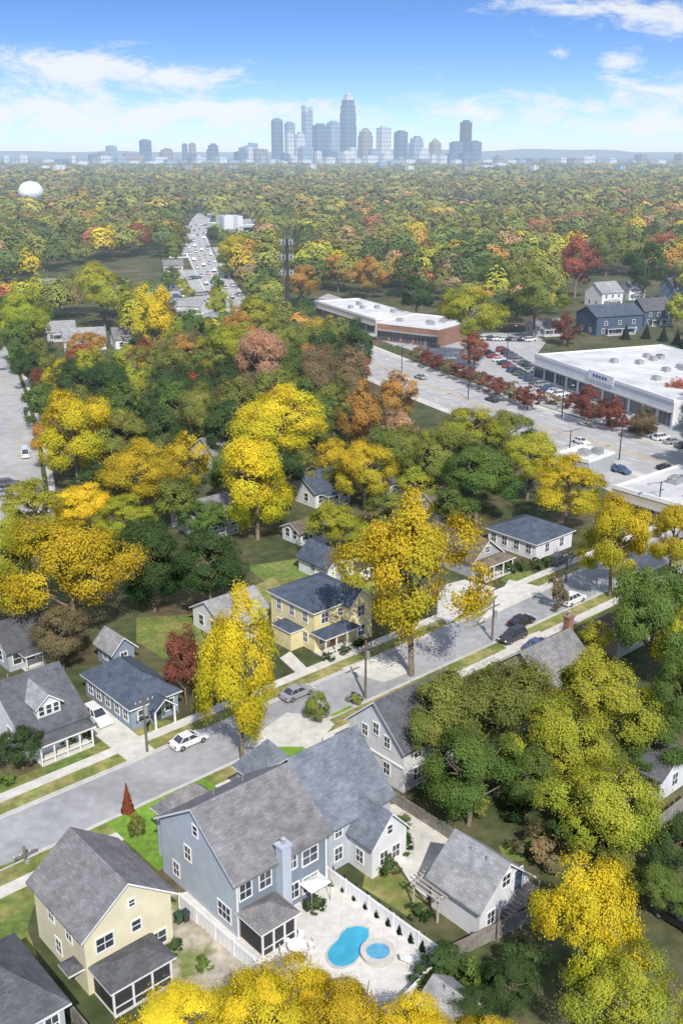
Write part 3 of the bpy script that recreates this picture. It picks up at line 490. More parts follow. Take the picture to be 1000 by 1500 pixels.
r_,L,W,ro=house('white garage with dark roof behind the yellow house',(480,832),(512,817),(441,812),2.7,'y',2,'white','rslate','garage'); door(r_,fm('f',L,W),L*.5,.05,2.2,2.1,'grey'); win(r_,fm('l',L,W),W*.5,1)
r_,L,W,ro=house('brown roofed bungalow with white porch columns right of the huge golden tree',(692,822),(730,805),(640,785),3,'y',2.8,'grey','rbrown'); g=fm('f',L,W); win(r_,g,L*.25,.9,1.2); win(r_,g,L*.7,.9,1.2); win(r_,g,L*.5,3.6,1,1); porch(r_,0,L,-2.6,0,2.6,.9,'rbrown',None,4)
r_,L,W,ro=house('long white house with slate blue hip roof near the street end',(785,797),(842,778),(730,768),3,'hy',2.4,'white','rslate'); g=fm('l',L,W)
for q in(.15,.4,.65,.88): win(r_,g,W*q,.9,1)
g=fm('f',L,W); win(r_,g,L*.3,.9);win(r_,g,L*.7,.9)
r_,L,W,ro=house('grey roofed house with brick chimney behind the olive grove',(800,1005),(872,972),(745,962),3.4,'x',3.2,'tan','rgrey'); win(r_,fm('f',L,W),L*.3,.9); win(r_,fm('l',L,W),W*.4,.9); chimney(r_,L+.02,L+1.05,W*.5,W*.5+.9,8.0,'brick')
r_,L,W,ro=house('grey roofed house at the right, half hidden by green trees',(905,935),(985,900),(875,910),3.2,'hx',2.6,'tan','rbrown'); win(r_,fm('f',L,W),L*.3,.9)
r_,L,W,ro=house('small white house with dark roof at the right edge',(968,1140),(1030,1108),(928,1112),3,'y',2.2,'white','rdark'); win(r_,fm('l',L,W),W*.3,.9);win(r_,fm('l',L,W),W*.7,.9);win(r_,fm('f',L,W),L*.4,.9)
r_,L,W,ro=house('low grey roof peeking through the foreground trees by the pool',(660,1500),(705,1470),(625,1470),2.6,'y',1.2,'white','rlight','shed'); win(r_,fm('f',L,W),L*.5,.8)
def small(px,py,L,W,h,rise,ang,wall,roof,label,ridge='x'):
    b=G(px,py); root=empty('house',b,ang,label,'house')
    block(root,0,L,0,W,h,ridge,rise,wall,roof,.4); g=fm('f',L,W)
    for q in(.15,.38,.62,.85): win(root,g,L*q,.9,1.1,1.5,0)
    if h>4.5:
        for q in(.2,.5,.8): win(root,g,L*q,3.7,1.1,1.4,0)
    g=fm('l',L,W)
    for q in(.3,.7): win(root,g,W*q,.9,1.1,1.5,0)
    porch(root,L*.2,L*.8,-1.8,0,2.5,.6,roof,None,3)
for a in [(95,515,14,10,3.5,3.5,.3,'white','rlight','pale house with grey roof above the left side road'),(170,512,13,10,3.5,3.2,.4,'white','rgrey','pale house right of the one above the side road'),(70,500,10,9,3.4,3,.3,'grey','rlight','grey house at left behind the pale houses'),(278,492,14,12,4,3,-.2,'white','rlight','white house left of the near end of the avenue'),(258,462,10,12,4,2.2,-.2,'white','rlight','white house with pale roof beside the avenue'),(315,690,8,9,3.4,3,ANG,'white','rgrey','white gable house between the two yellow trees at left'),(462,745,9,9,3.2,2.6,ANG,'white','rslate','dark roofed house right of the big yellow tree'),(440,800,7,5,2.4,1.2,ANG,'white','rbrown','low outbuilding left of the white garage'),(292,790,9,9,3,2.6,ANG,'grey','rgrey','grey roofed house below the big yellow tree at left'),(645,770,8,9,3,2.4,ANG,'white','rbrown','house hidden behind the huge golden tree'),(880,450,12,11,6,4,.5,'white','rlight','tall white house at upper right'),(872,492,20,14,7,3.2,.35,'navy','rslate','large navy blue house at upper right'),(942,478,13,11,6,4,.35,'navy','rdark','navy blue house right of the large one'),(785,493,12,9,3,2.5,.3,'grey','rgrey','grey house left of the large navy one'),(985,440,12,10,6,3.5,.4,'slateblue','rdark','slate blue house at the right edge upper part'),(920,440,9,9,5,3,.4,'white','rgrey','white house between the tall white and the navy ones'),(15,985,8,8,3,2.6,ANG,'grey','rdark','grey roof at the left edge behind the bungalow'),(325,940,8,7,3,2,ANG,'white','rlight','pale flat house behind the slim yellow street tree'),
 (242,425,11,10,3.6,2.4,.2,'white','rlight','small white house left of the avenue, nearest of three'),(240,398,11,10,3.6,2.4,.2,'tan','rgrey','small tan house left of the avenue, middle of three'),(248,378,12,11,3.6,2.4,.2,'white','rlight','small white house left of the avenue, farthest of three'),(340,398,12,10,3.6,2.4,-.2,'white','rlight','small white house right of the avenue below the golden tree'),(362,438,11,9,3.6,2.4,-.3,'grey','rlight','small grey house right of the near end of the avenue'),(205,445,11,9,3.6,2.6,.3,'white','rgrey','small white house left of the slim yellow tree'),(60,430,11,10,3.6,2.6,.3,'white','rlight','white house among the trees at upper left'),(570,730,9,8,3.2,2.6,ANG,'white','rdark','dark roofed house behind the huge golden tree top')]: small(*a)
def shop(Apx,Bpx,h,depth,label,wall,roofm='flat',units=4,bays=8,sign=True,name='shop_building',cat='shop'):
    A=G(*Apx,h);B=G(*Bpx,h); dv=B-A; L=dv.length; root=empty(name,(A.x,A.y,0),math.atan2(dv.y,dv.x),label,cat)
    m=MB(); m.box(0,L,0,depth,0,h-.4); m.build('wall',M[wall],root); m=MB(); m.box(.3,L-.3,.3,depth-.3,h-.398,h-.3); ro=m.build('roof',M[roofm],root)
    m=MB(); m.box(0,L,-.15,.3,h-.398,h+.4); m.box(0,L,depth-.3,depth,h-.398,h+.1); m.box(0,.3,.3,depth-.3,h-.398,h+.1); m.box(L-.3,L,.3,depth-.3,h-.398,h+.1); m.build('parapet',M['trim'],root)
    g=fm('f',L,depth)
    for i in range(bays):
        a=L*(i+.5)/bays; w=L/bays*.8; m=MB(); fbox(m,g,a-w/2,a+w/2,.002,.06,.5,h*.55); o=m.build('shop_window',M['glass'],root); m=MB()
        for q in range(4): fbox(m,g,a-w/2+w*q/3-.06,a-w/2+w*q/3+.06,.062,.1,.5,h*.55)
        m.build('mullion',M['metal'],o)
    m=MB(); fbox(m,g,0,L,.01,1.6,h*.6,h*.64); m.build('canopy',M['metal'],root)
    if sign:
        m=MB(); fbox(m,g,L*.44,L*.62,.16,.3,h-1.4,h+1.0); so_=m.build('sign_board',M['trim'],root)
        for q in range(5): m=MB(); fbox(m,g,L*(.475+.021*q),L*(.488+.021*q),.302,.36,h-.5,h+.2); m.build('sign_letter',M['sign'],so_)
    rr=random.Random(L)
    for i in range(units):
        x=rr.uniform(.1,.85)*L;y=rr.uniform(.2,.75)*depth; m=MB(); m.box(x,x+2.2,y,y+1.6,h-.298,h+.9); m.tube((x+1.1,y+.8,h+.9),(x+1.1,y+.8,h+1.05),.6,.6,10); m.build('roof_unit',M['metal'],ro)
    return root
shop((783,519),(987,588),7.0,46,'long white store with blue sign facing the parking lot','white',units=10,bays=11)
shop((462,441),(550,468),5.5,20,'white roofed strip mall row right of the cell tower','tan',units=6,bays=7,sign=False)
shop((552,472),(642,482),6.5,26,'brick end block of the strip mall with white roof','brick',units=5,bays=5,sign=False)
shop((896,712),(1010,745),4.5,22,'low flat white roofed shop cut by the right edge','tan',units=7,bays=5,sign=False)
shop((812,664),(862,676),4,10,'small flat roofed shop below the boulevard','grey',units=2,bays=3,sign=False)
for a,b,h,dp,w,lb in [((320,328),(345,327),5,22,'white','white flat shop at the far end of the avenue'),((350,330),(374,329),5,24,'grey','grey flat shop right of the white one at the avenue far end'),((258,332),(274,331),5,18,'white','small white shop left of the avenue far end'),((270,462),(292,466),4.5,14,'white','white flat shop at the near end of the avenue'),((316,372),(332,375),4.5,14,'tan','small tan shop at the right kerb of the avenue'),((256,350),(272,349),4.5,16,'white','white flat shop left of the avenue above the olive tree')]: shop(a,b,h,dp,lb,w,units=2,bays=4,sign=False)
# ---------------------------------------------------------------- fences, pool and yard
def fence(label,pts,h,mt,cap=.08,name='fence'):
    root=empty(name,(0,0,0),0,label,'fence')
    for a,b in zip(pts,pts[1:]):
        d=(b-a); L=d.length; d=d/L; nn=Vector((-d.y,d.x,0)); m=MB(); t=.05
        def bx(s0,s1,w,z0,z1,mm):
            p=[a+d*s0-nn*w,a+d*s1-nn*w,a+d*s1+nn*w,a+d*s0+nn*w]; mm.hexa([(q.x,q.y,z0) for q in p]+[(q.x,q.y,z1) for q in p])
        k=int(L/.3)
        for i in range(k): bx(L*i/k,L*(i+.97)/k,t if i%2 else t*.7,.03,h-(.02 if i%2 else .0),m)
        bx(0,L,.08,h*.86,h*.92,m); m.build('panel',M[mt],root); n=max(1,int(L/2.6))
        for i in range(n+1): m=MB(); bx(max(0,L*i/n-.07),min(L,L*i/n+.07),.1,0,h+cap,m); m.build('post',M[mt],root)
def gl(*p,z=0): return [Vector((q.x,q.y,0)) for q in (G(a,b,z) for a,b in p)]
fence('white solid fence around the pool patio',gl((474,1265),(652,1393),(588,1459),(470,1473),z=1.7),1.7,'fencew',.03)
fence('white fence between the cream house and the blue house',gl((262,1308),(372,1402),(392,1440),z=1.7),1.7,'fencew',.03)
fence('dark wood fence around the yard at bottom left',gl((48,1402),(135,1508),(175,1530),z=1.7),1.7,'fenceg')
fence('dark wood fence behind the detached garage',gl((652,1388),(700,1365),(800,1318),z=1.7),1.7,'fenceg')
fence('grey wood fence across the lawn at the right edge',gl((942,1212),(1010,1160),z=1.7),1.7,'fenceg')
fence('low wood fence along the driveway behind the pale steep roofed house',gl((562,1150),(650,1205),(672,1222),z=1.6),1.6,'fenceg')
kp=[(540,1362),(541,1374),(534,1384),(528,1392),(528,1402),(518,1414),(502,1420),(488,1418),(479,1408),(478,1398),(484,1388),(494,1378),(500,1368),(508,1360),(522,1357),(533,1358)]
kw=[G(*p) for p in kp]; cc=sum(kw,Vector())/len(kw); kw=[cc+(p-cc)*.96 for p in kw]
pl=empty('swimming_pool',(0,0,0),0,'kidney shaped blue swimming pool set in the pale patio','pool'); m=MB(); m.prism(kw,.05,.13); m.build('water',M['water'],pl)
m=MB(); n=len(kw); ow=[cc+(p-cc)*1.1 for p in kw]
for i in range(n):
    j=(i+1)%n; a,b,c_,d_=kw[i],kw[j],ow[j],ow[i]; m.hexa([(q.x,q.y,.05) for q in(a,b,c_,d_)]+[(q.x,q.y,.19) for q in(a,b,c_,d_)])
m.build('coping',M['kerb'],pl)
sp=empty('hot_tub',G(553,1401),0,'round raised hot tub at the right of the pool','hot tub'); m=MB(); m.lathe([(1.0,.3),(1.0,.66),(1.5,.66),(1.5,.56),(1.42,.56),(1.42,.05)],32); m.build('coping',M['kerb'],sp); m=MB(); m.lathe([(0,.52),(1.0,.52)],32); m.build('water',M['spa'],sp)
tb=empty('patio_table',G(435,1394),0,'round white patio table left of the pool','table'); m=MB(); m.lathe([(0,.78),(.85,.78),(.85,.72),(0,.72)],20); m.build('tabletop',M['trim'],tb); m=MB(); m.lathe([(.35,.09),(.08,.14),(.06,.72)],12); m.build('pedestal',M['metal'],tb)
def pchair(x,y,a,label):
    r=empty('patio_chair',(x,y,.09),a,label,'chair','chairs around the patio table'); m=MB(); m.box(-.25,.25,-.25,.25,.4,.46); m.build('seat',M['trim'],r); m=MB(); m.box(.2,.26,-.25,.25,.461,.95); m.build('backrest',M['trim'],r)
    for q in(-.22,.22):
        for w in(-.22,.22): m=MB(); m.tube((q,w,0),(q,w,.4),.025,.025,6); m.build('leg',M['metal'],r)
tc=G(435,1394)
for i in range(6):
    a=i*1.047+.3; pchair(tc.x+1.25*math.cos(a),tc.y+1.25*math.sin(a),a,ordw(i)+' white chair around the patio table, counted counterclockwise from the right')
um=empty('canopy_table',G(462,1322),ANG,'small white canopy over the grill against the blue house','canopy'); m=MB(); m.add([(-1.2,-.9,2.2),(1.2,-.9,2.2),(1.2,.9,2.2),(-1.2,.9,2.2),(0,0,2.6)],[(0,1,4),(1,2,4),(2,3,4),(3,0,4)]); m.build('canopy_top',M['trim'],um)
for x in(-1.1,1.1):
    for y in(-.8,.8): m=MB(); m.tube((x,y,.09),(x,y,2.2),.04,.04,6); m.build('post',M['metal'],um)
gr=empty('grill',G(455,1330),ANG,'black covered grill under the white canopy','grill'); m=MB(); m.box(-.7,.7,-.3,.3,.1,.95,tx=.05); m.build('body',M['green_cloth'],gr); m=MB(); m.extr([(-.3,.96),(.3,.96),(.22,1.2),(-.22,1.2)],-.6,.6,'x'); m.build('lid',M['dmetal'],gr)
for i,p in enumerate([(388,1375),(600,1410)]):
    r=empty('sun_lounger',G(*p),ANG+i,'white lounger '+('by the screened porch' if i==0 else 'in the right corner of the patio'),'lounger'); m=MB(); m.box(-.3,.3,-.9,.3,.35,.42); m.build('seat',M['trim'],r); m=MB(); m.hexa([(-.3,.3,.35),(.3,.3,.35),(.3,.9,.75),(-.3,.9,.75),(-.3,.3,.42),(.3,.3,.42),(.3,.86,.82),(-.3,.86,.82)]); m.build('backrest',M['trim'],r)
    for x in(-.25,.25):
        for y in(-.8,.25): m=MB(); m.box(x-.03,x+.03,y-.03,y+.03,.09,.35); m.build('leg',M['metal'],r)
for i in range(9):
    b=G(488+i*16.5,1293+i*12.4); o=link('conifer_shrub',CONE,None,(b.x,b.y,.95),(.4,.4,.9)); o.color=(.03,.05,.02,1); tag(o,ordw(i)+' slim dark conifer from the house along the white pool fence','shrub','conifers along the pool fence')
b=G(188,1190); o=link('conifer_shrub',CONE,None,(b.x,b.y,1.7),(.75,.75,1.7)); o.color=(.32,.10,.05,1); tag(o,'small rust red conifer on the kerb before the vivid lawn','shrub')
for i,p in enumerate([(915,497),(945,496),(970,500),(990,505),(1000,512)]):
    b=G(*p); o=link('conifer_shrub',CONE,None,(b.x,b.y,2.6),(1.8,1.8,2.6)); o.color=(.04,.06,.035,1); tag(o,ordw(i)+' dark conifer from the left in the row above the store roof','shrub','conifers above the store')
BL=[(570,1278,1.2,'GR','dark bush at the corner of the rear white gable'),(588,1248,1.3,'GR','dark bush along the driveway above the corner bush'),(585,1215,1.1,'MG','green bush along the driveway, uppermost'),(462,1335,.9,'GR','dark bush beside the covered grill'),(612,1345,1.0,'GR','dark bush left of the pergola'),(480,968,.8,'GR','clipped bush before the yellow house, left'),(505,958,.8,'GR','clipped bush before the yellow house, middle'),(525,948,.8,'GR','clipped bush before the yellow house, right'),(125,1080,.8,'GR','bush at the right front corner of the left bungalow'),(100,1090,.8,'MG','bush left of the bungalow corner bush'),(210,1062,.7,'GR','bush before the blue bungalow, left'),(235,1052,.7,'MG','bush before the blue bungalow, right'),(690,1330,1.2,'GR','dark bush at the near corner of the garage'),(790,1262,2.2,'BR','brown bush right of the garage roof'),(12,1148,.9,'MG','small bush on the lawn at the left edge'),(745,838,1.2,'GR','hedge bush right of the porch bungalow, first'),(765,836,1.2,'GR','hedge bush right of the porch bungalow, second'),(785,834,1.2,'GR','hedge bush right of the porch bungalow, third'),(800,830,1.2,'GR','hedge bush right of the porch bungalow, fourth'),(520,1030,.9,'OL','olive bush at the foot of the utility pole'),(720,1330,1.5,'GR','dark bush below the outside stair'),(760,1420,1.8,'GR','dark bush right of the pool fence corner'),(690,1440,1.7,'MG','green bush outside the right pool fence'),(625,1440,1.2,'GR','dark bush at the lower corner of the pool fence'),(95,1060,.7,'GR','bush under the porch of the left bungalow'),(640,1160,1.8,'GR','dark bush under the grove by the white gabled house'),(690,1190,2.0,'OL','olive bush under the lowest tree of the grove'),(870,1235,2.2,'GR','dark bush under the yellow-green tree at right'),(935,1190,1.6,'OL','olive bush at the left end of the grey wood fence'),(760,1195,1.8,'GR','dark bush behind the detached garage'),(820,1240,2.0,'GR','dark bush right of the brown bush by the garage'),(850,1215,1.6,'MG','green bush at the left foot of the yellow-green tree'),(640,1470,1.6,'MG','green bush beside the low grey roof in the foreground'),(255,1395,.8,'GR','dark bush along the white side fence, upper'),(300,1420,.8,'MG','green bush along the white side fence, lower')]
for i in range(14): BL.append((690+i*20,553+i*6.6,1.9,'DR' if i%3 else 'BR',ordw(i)+' low bush from the left on the strip along the boulevard'))
for px,py,r,c,lb in BL:
    b=G(px,py); o=link('shrub',BUSH[int(px)%3],None,(b.x,b.y,r*.72),(r,r,r*.85),px); o.color=(*PAL[c],1); tag(o,lb,'shrub')
def wbin(px,py,c,label):
    r=empty('wheeled_bin',G(px,py,.05),ANG,label,'bin'); b=MB(); b.hexa([(-.24,-.28,.08),(.24,-.28,.08),(.24,.28,.08),(-.24,.28,.08),(-.3,-.36,1),(.3,-.36,1),(.3,.36,1),(-.3,.36,1)]); o=b.build('body',M['car'],r); o.color=c; m=MB(); m.box(-.32,.32,-.4,.38,1.002,1.07); o=m.build('lid',M['car'],r); o.color=c
    for q in(-.26,.26): m=MB(); m.tube((q-.03,.3,.1),(q+.03,.3,.1),.1,.1,10); m.build('wheel',M['tyre'],r)
wbin(262,1352,(.03,.08,.04,1),'green wheeled bin beside the cream house, left one'); wbin(272,1349,(.04,.04,.05,1),'black wheeled bin beside the cream house, right one')
# ---------------------------------------------------------------- vehicles
def carmb(kind):
    sx=dict(sedan=0,suv=1,van=2)[kind]; Lh=(2.25,2.3,2.7)[sx]; zb=(.95,1.08,1.15)[sx]; zt=(1.43,1.72,2.2)[sx]
    prof=[(-Lh,.32),(-Lh-.03,.6),(-Lh+.1,zb-.06),(-Lh+.5,zb),(.95,zb),(Lh-.3,zb-.16),(Lh,zb-.36),(Lh+.02,.32)]
    b=MB(); ys=[(-.9,.93),(-.8,1),(.8,1),(.9,.93)]; n=len(prof)
    for (y0,s0),(y1,s1) in zip(ys,ys[1:]):
        b.add([(x*(.985 if s0<1 else 1),y0,.32+(z-.32)*s0) for x,z in prof]+[(x*(.985 if s1<1 else 1),y1,.32+(z-.32)*s1) for x,z in prof],[(i,(i+1)%n,n+(i+1)%n,n+i) for i in range(n)])
    for y in(-.9,.9): b.add([(x*.985,y,.32+(z-.32)*.93) for x,z in prof],[tuple(range(n))])
    x0,x1,X0,X1=[(-1.7,1.05,-1.05,.25),(-2.15,1.05,-1.85,.3),(-2.55,1.7,-2.5,1.05)][sx]
    bt=[(x0,-.78,zb-.03),(x1,-.78,zb-.03),(x1,.78,zb-.03),(x0,.78,zb-.03)]; tp=[(X0,-.62,zt),(X1,-.62,zt),(X1,.62,zt),(X0,.62,zt)]
    g=MB(); g.hexa(bt+tp); b.box(X0-.03,X1+.03,-.66,.66,zt+.002,zt+.06,tx=.06,ty=.06)
    for p,q in zip(bt,tp): b.tube(p,q,.05,.05,5)
    for s in(-1,1):
        for f in((.5,) if sx==0 else (.35,.68)): b.tube((x0+(x1-x0)*f,s*.785,zb),(X0+(X1-X0)*f,s*.63,zt),.045,.045,5)
        if sx==2: b.hexa([(x0,s*.79,zb),(.4,s*.79,zb),(.4,s*.77,zb),(x0,s*.77,zb),(X0,s*.645,zt),(.3,s*.645,zt),(.3,s*.62,zt),(X0,s*.62,zt)])
        b.box(.75,.9,s*.9-.08,s*.9+.08,zb,zb+.14)
    return b,g,[(dx,s*.8) for dx in(-Lh*.62,Lh*.62) for s in(-1,1)],Lh,zb
CM={}
for kd in('sedan','suv','van'):
    b,g,wh,Lh,zb=carmb(kd); D={'wh':wh,'body':b.mesh('body',M['car']),'glass':g.mesh('cabin_glass',M['glass'])}
    w=MB(); w.tube((0,-.11,0),(0,.11,0),.34,.34,16); D['wheel']=w.mesh('wheel',M['tyre']); w=MB(); w.tube((0,-.12,0),(0,.12,0),.2,.2,10); D['rim']=w.mesh('rim',M['rim'])
    w=MB(); w.box(Lh-.12,Lh+.05,-.16,.16,zb-.42,zb-.28); D['hl']=w.mesh('headlight',M['lamp']); w=MB(); w.box(-Lh-.05,-Lh+.1,-.14,.14,zb-.34,zb-.16); D['tl']=w.mesh('taillight',M['tail'])
    f=MB(); f.add(b.v,b.f,0); f.add(g.v,g.f,1)
    for x,y in wh: f.tube((x,y-.12,.34),(x,y+.12,.34),.34,.34,10,2)
    D['far']=f.mesh('parked_car',[M['car'],M['glass'],M['tyre']]); CM[kd]=D
CC=dict(white=(.75,.76,.77,1),dark=(.03,.035,.045,1),silver=(.30,.32,.34,1),blue=(.05,.10,.22,1),red=(.32,.03,.03,1),grey=(.12,.13,.14,1),black=(.015,.015,.018,1))
def car(px,py,ang,kind,col,label,near=True,group=None,z=.05):
    D=CM[kind]; p=G(px,py); p.z=z
    if not near:
        o=link('parked_car',D['far'],None,p,None,ang); o.color=CC[col]; return tag(o,label,'van' if kind=='van' else 'car',group)
    r=empty('parked_car' if kind!='van' else 'van',p,ang,label,'van' if kind=='van' else 'car',group); o=link('body',D['body'],r); o.color=CC[col]; link('cabin_glass',D['glass'],r)
    for x,y in D['wh']: w=link('wheel',D['wheel'],r,(x,y,.34)); link('rim',D['rim'],w)
    for s in(-1,1): link('headlight',D['hl'],r,(0,s*.62,0)); link('taillight',D['tl'],r,(0,s*.66,0))
A_=ANG; B_=ANG+math.pi/2
for a in [(277,1090,A_,'sedan','white','white sedan parked at the kerb left of the slim yellow tree'),(143,1056,B_+math.pi,'suv','white','white car on the driveway right of the left bungalow'),(435,1020,A_,'sedan','silver','silver sedan parked at the kerb by the yellow house'),(763,915,A_,'sedan','black','black sedan parked on the street right of the utility pole'),(750,938,A_+math.pi,'suv','dark','dark sport utility car nearest the vivid lawn patch'),(786,950,A_,'sedan','blue','dark blue car on the drive by the brick chimney'),(838,883,A_,'suv','white','white car at the far end of the street'),(992,1352,B_,'suv','black','black car on the lawn at the lower right edge'),(766,806,A_,'sedan','black','black car beside the long white house'),(545,845,A_,'sedan','white','white car behind the yellow house, left of the huge tree'),(38,668,math.pi*.6,'van','white','white van driving on the left side road'),(820,825,A_,'suv','grey','grey car near the street end by the long white house')]: car(*a)
bd=math.atan2((bp[1]-bp[5]).y,(bp[1]-bp[5]).x)
cl=['white','silver','dark','grey','black','white','blue','red']
def row(p,q,n,ang,desc,group):
    for i in range(n):
        t=(i+random.uniform(-.15,.15))/max(1,n-1); c=random.choice(cl); car(p[0]+(q[0]-p[0])*t,p[1]+(q[1]-p[1])*t,ang,random.choice(['sedan','suv']),c,f'{c} car, {ordw(i)} from the left {desc}',False,group)
row((700,498),(775,500),9,bd+1.57,'in the back row of the parking lot','cars in the parking lot')
row((735,515),(798,552),11,bd+1.57,'in the middle row of the parking lot','cars in the parking lot')
row((752,545),(820,580),9,bd+1.57,'in the row of the lot nearest the boulevard','cars in the parking lot')
row((715,520),(760,548),7,bd+1.57,'in the left middle row of the lot','cars in the parking lot')
row((830,562),(960,612),11,bd+1.57,'in the row along the store front','cars in the parking lot')
row((872,682),(908,692),4,bd,'on the little lot below the boulevard','cars below the boulevard')
row((940,635),(998,655),5,bd+1.57,'before the store at the right edge','cars in the parking lot')
row((2,728),(14,712),2,.4,'beside the left side road','cars at the left edge')
row((645,492),(700,488),6,bd,'at the lot edge by the strip mall','cars by the strip mall')
for i,(x,y,a,c) in enumerate([(975,690,bd,'dark'),(850,650,bd,'white'),(615,555,bd+math.pi,'silver'),(720,588,bd+math.pi,'dark'),(590,556,bd,'white')]): car(x,y,a,'sedan',c,['dark car on the boulevard at the right edge','white car on the boulevard below the store front','silver car on the boulevard at its upper left bend','dark car in the middle of the boulevard','white car at the lower kerb of the boulevard bend'][i],False,'cars on the boulevard')
apx=[(342,450),(312,405),(292,370),(286,345),(294,322)]; cl2=['dark','white','grey','black','silver','blue','dark','red','grey']
for i in range(48):
    t=i/48*3.7; j=int(t); f=t-j; a,b=G(*apx[j]),G(*apx[j+1]); d=(b-a).normalized(); nn=Vector((-d.y,d.x,0)); p=a+(b-a)*f+nn*[-6.2,-2,2,6.2][(i*3)%4]; c=cl2[(i*5)%9]
    o=link('parked_car',CM['sedan' if i%3 else 'suv']['far'],None,(p.x,p.y,.1),None,math.atan2(d.y,d.x)); o.color=CC[c]; tag(o,f'{c} car, {ordw(i)} from the near end along the far avenue','car','cars on the far avenue')
cl=cl2
for q,(a,b,dsc) in enumerate([((262,455),(318,452),'on the lot at the near end of the avenue'),((260,436),(304,432),'in the back row of the avenue lot'),((258,412),(290,408),'in the third row of the avenue lot'),((322,378),(344,386),'on the lot right of the avenue'),((322,334),(372,334),'before the flat shops at the avenue far end'),((256,446),(310,443),'in the middle row of the avenue lot')]): row(a,b,8-q//2,.2,dsc,'cars on the avenue lots')
# ---------------------------------------------------------------- poles, tower
def pole(bx,by,ty,label,transf=True):
    h=topz(bx,by,ty); r=empty('utility_pole',G(bx,by),ANG,label,'utility pole'); m=MB(); m.tube((0,0,0),(0,0,h),.17,.11,10); m.build('shaft',M['wood'],r)
    m=MB(); m.box(-1.2,1.2,-.16,-.04,h-.9,h-.75); o=m.build('crossarm',M['wood'],r)
    for x in(-1.1,-.5,.5,1.1): m=MB(); m.tube((x,-.1,h-.75),(x,-.1,h-.5),.05,.03,6); m.build('insulator',M['trim'],o)
    if transf: m=MB(); m.tube((.0,-.4,h-2.4),(.0,-.4,h-1.4),.24,.24,10); m.build('transformer',M['metal'],r)
for a in [(216,1102,1018,'wooden utility pole with transformer before the blue bungalow'),(535,1022,938,'wooden utility pole right of the yellow house'),(720,938,880,'wooden utility pole right of the huge golden tree'),(828,852,805,'wooden utility pole at the far end of the street'),(38,1262,1240,'short wooden pole by the cream house')]: pole(*a)
def slamp(bx,by,ty,label,arm=3,dbl=True):
    h=topz(bx,by,ty); r=empty('street_lamp',G(bx,by),bd+1.57,label,'street lamp','street lamps'); m=MB(); m.tube((0,0,0),(0,0,h),.16,.1,8); m.build('pole',M['dmetal'],r)
    for s in((-1,1) if dbl else(1,)):
        m=MB(); m.tube((0,0,h-.3),(s*arm*.6,0,h),.07,.06,6); m.tube((s*arm*.6,0,h),(s*arm,0,h),.06,.05,6); o=m.build('arm',M['dmetal'],r); m=MB(); m.box(s*arm-.5,s*arm+.5,-.2,.2,h-.12,h+.1,tx=.1,ty=.05); m.build('lamp_head',M['metal'],o)
for a in [(906,674,610,'tall double armed street lamp nearest along the boulevard'),(822,612,566,'street lamp at the boulevard below the store corner'),(742,528,478,'street lamp in the parking lot left of the store'),(685,585,540,'street lamp at the boulevard above the grove'),(588,548,505,'street lamp at the boulevard bend'),(962,760,705,'street lamp by the flat white roofed shop'),(833,665,630,'street lamp by the small shop below the boulevard'),(772,600,560,'street lamp on the boulevard by the lot row')]: slamp(*a)
h=topz(422,500,350); r=empty('cell_tower',G(422,500),.3,'tall lattice cell tower with three antenna platforms','cell tower'); lg=[(.85*math.cos(i*2.094),.85*math.sin(i*2.094)) for i in range(3)]
for x,y in lg: m=MB(); m.tube((x,y,0),(x*.6,y*.6,h),.2,.14,6); m.build('leg',M['dmetal'],r)
m=MB(); m.tube((0,0,0),(0,0,h+1.5),.28,.2,8); m.build('core_pipe',M['dmetal'],r)
m=MB(); n=22
for i in range(n):
    f0=1-.4*i/n;f1=1-.4*(i+1)/n
    for j in range(3):
        a,b=lg[j],lg[(j+1)%3]; m.tube((a[0]*f0,a[1]*f0,h*i/n),(b[0]*f1,b[1]*f1,h*(i+1)/n),.08,.08,5); m.tube((b[0]*f0,b[1]*f0,h*i/n),(a[0]*f1,a[1]*f1,h*(i+1)/n),.08,.08,5)
m.build('bracing',M['dmetal'],r)
for q in(.97,.83,.68):
    z=h*q; m=MB(); R_=2.2
    for j in range(6): a=j*1.047; b=a+1.047; m.tube((R_*math.cos(a),R_*math.sin(a),z),(R_*math.cos(b),R_*math.sin(b),z),.09,.09,5); m.tube((0,0,z),(R_*math.cos(a),R_*math.sin(a),z),.08,.08,5)
    o=m.build('platform',M['dmetal'],r)
    for j in range(9): a=j*.698; m=MB(); m.box(R_*math.cos(a)-.15,R_*math.cos(a)+.15,R_*math.sin(a)-.15,R_*math.sin(a)+.15,z-.9,z+1.0); m.build('antenna',M['metal'],o)
Yw=1100; dd_=ray(46,283); wx=Yw*dd_.x/dd_.y; wz=H+Yw*dd_.z/dd_.y; r=empty('water_tower',(wx,Yw,0),0,'white domed water tower above the woods at far left','water tower'); m=MB(); m.lathe([(3,wz-9),(9,wz-6),(12.5,wz-1),(12.8,wz+1),(12,wz+5),(9.5,wz+8.5),(5.5,wz+11),(0,wz+12)],28); m.build('tank',M['trim'],r,True); m=MB(); m.lathe([(4,0),(3,wz-9)],16); m.build('column',M['trim'],r)
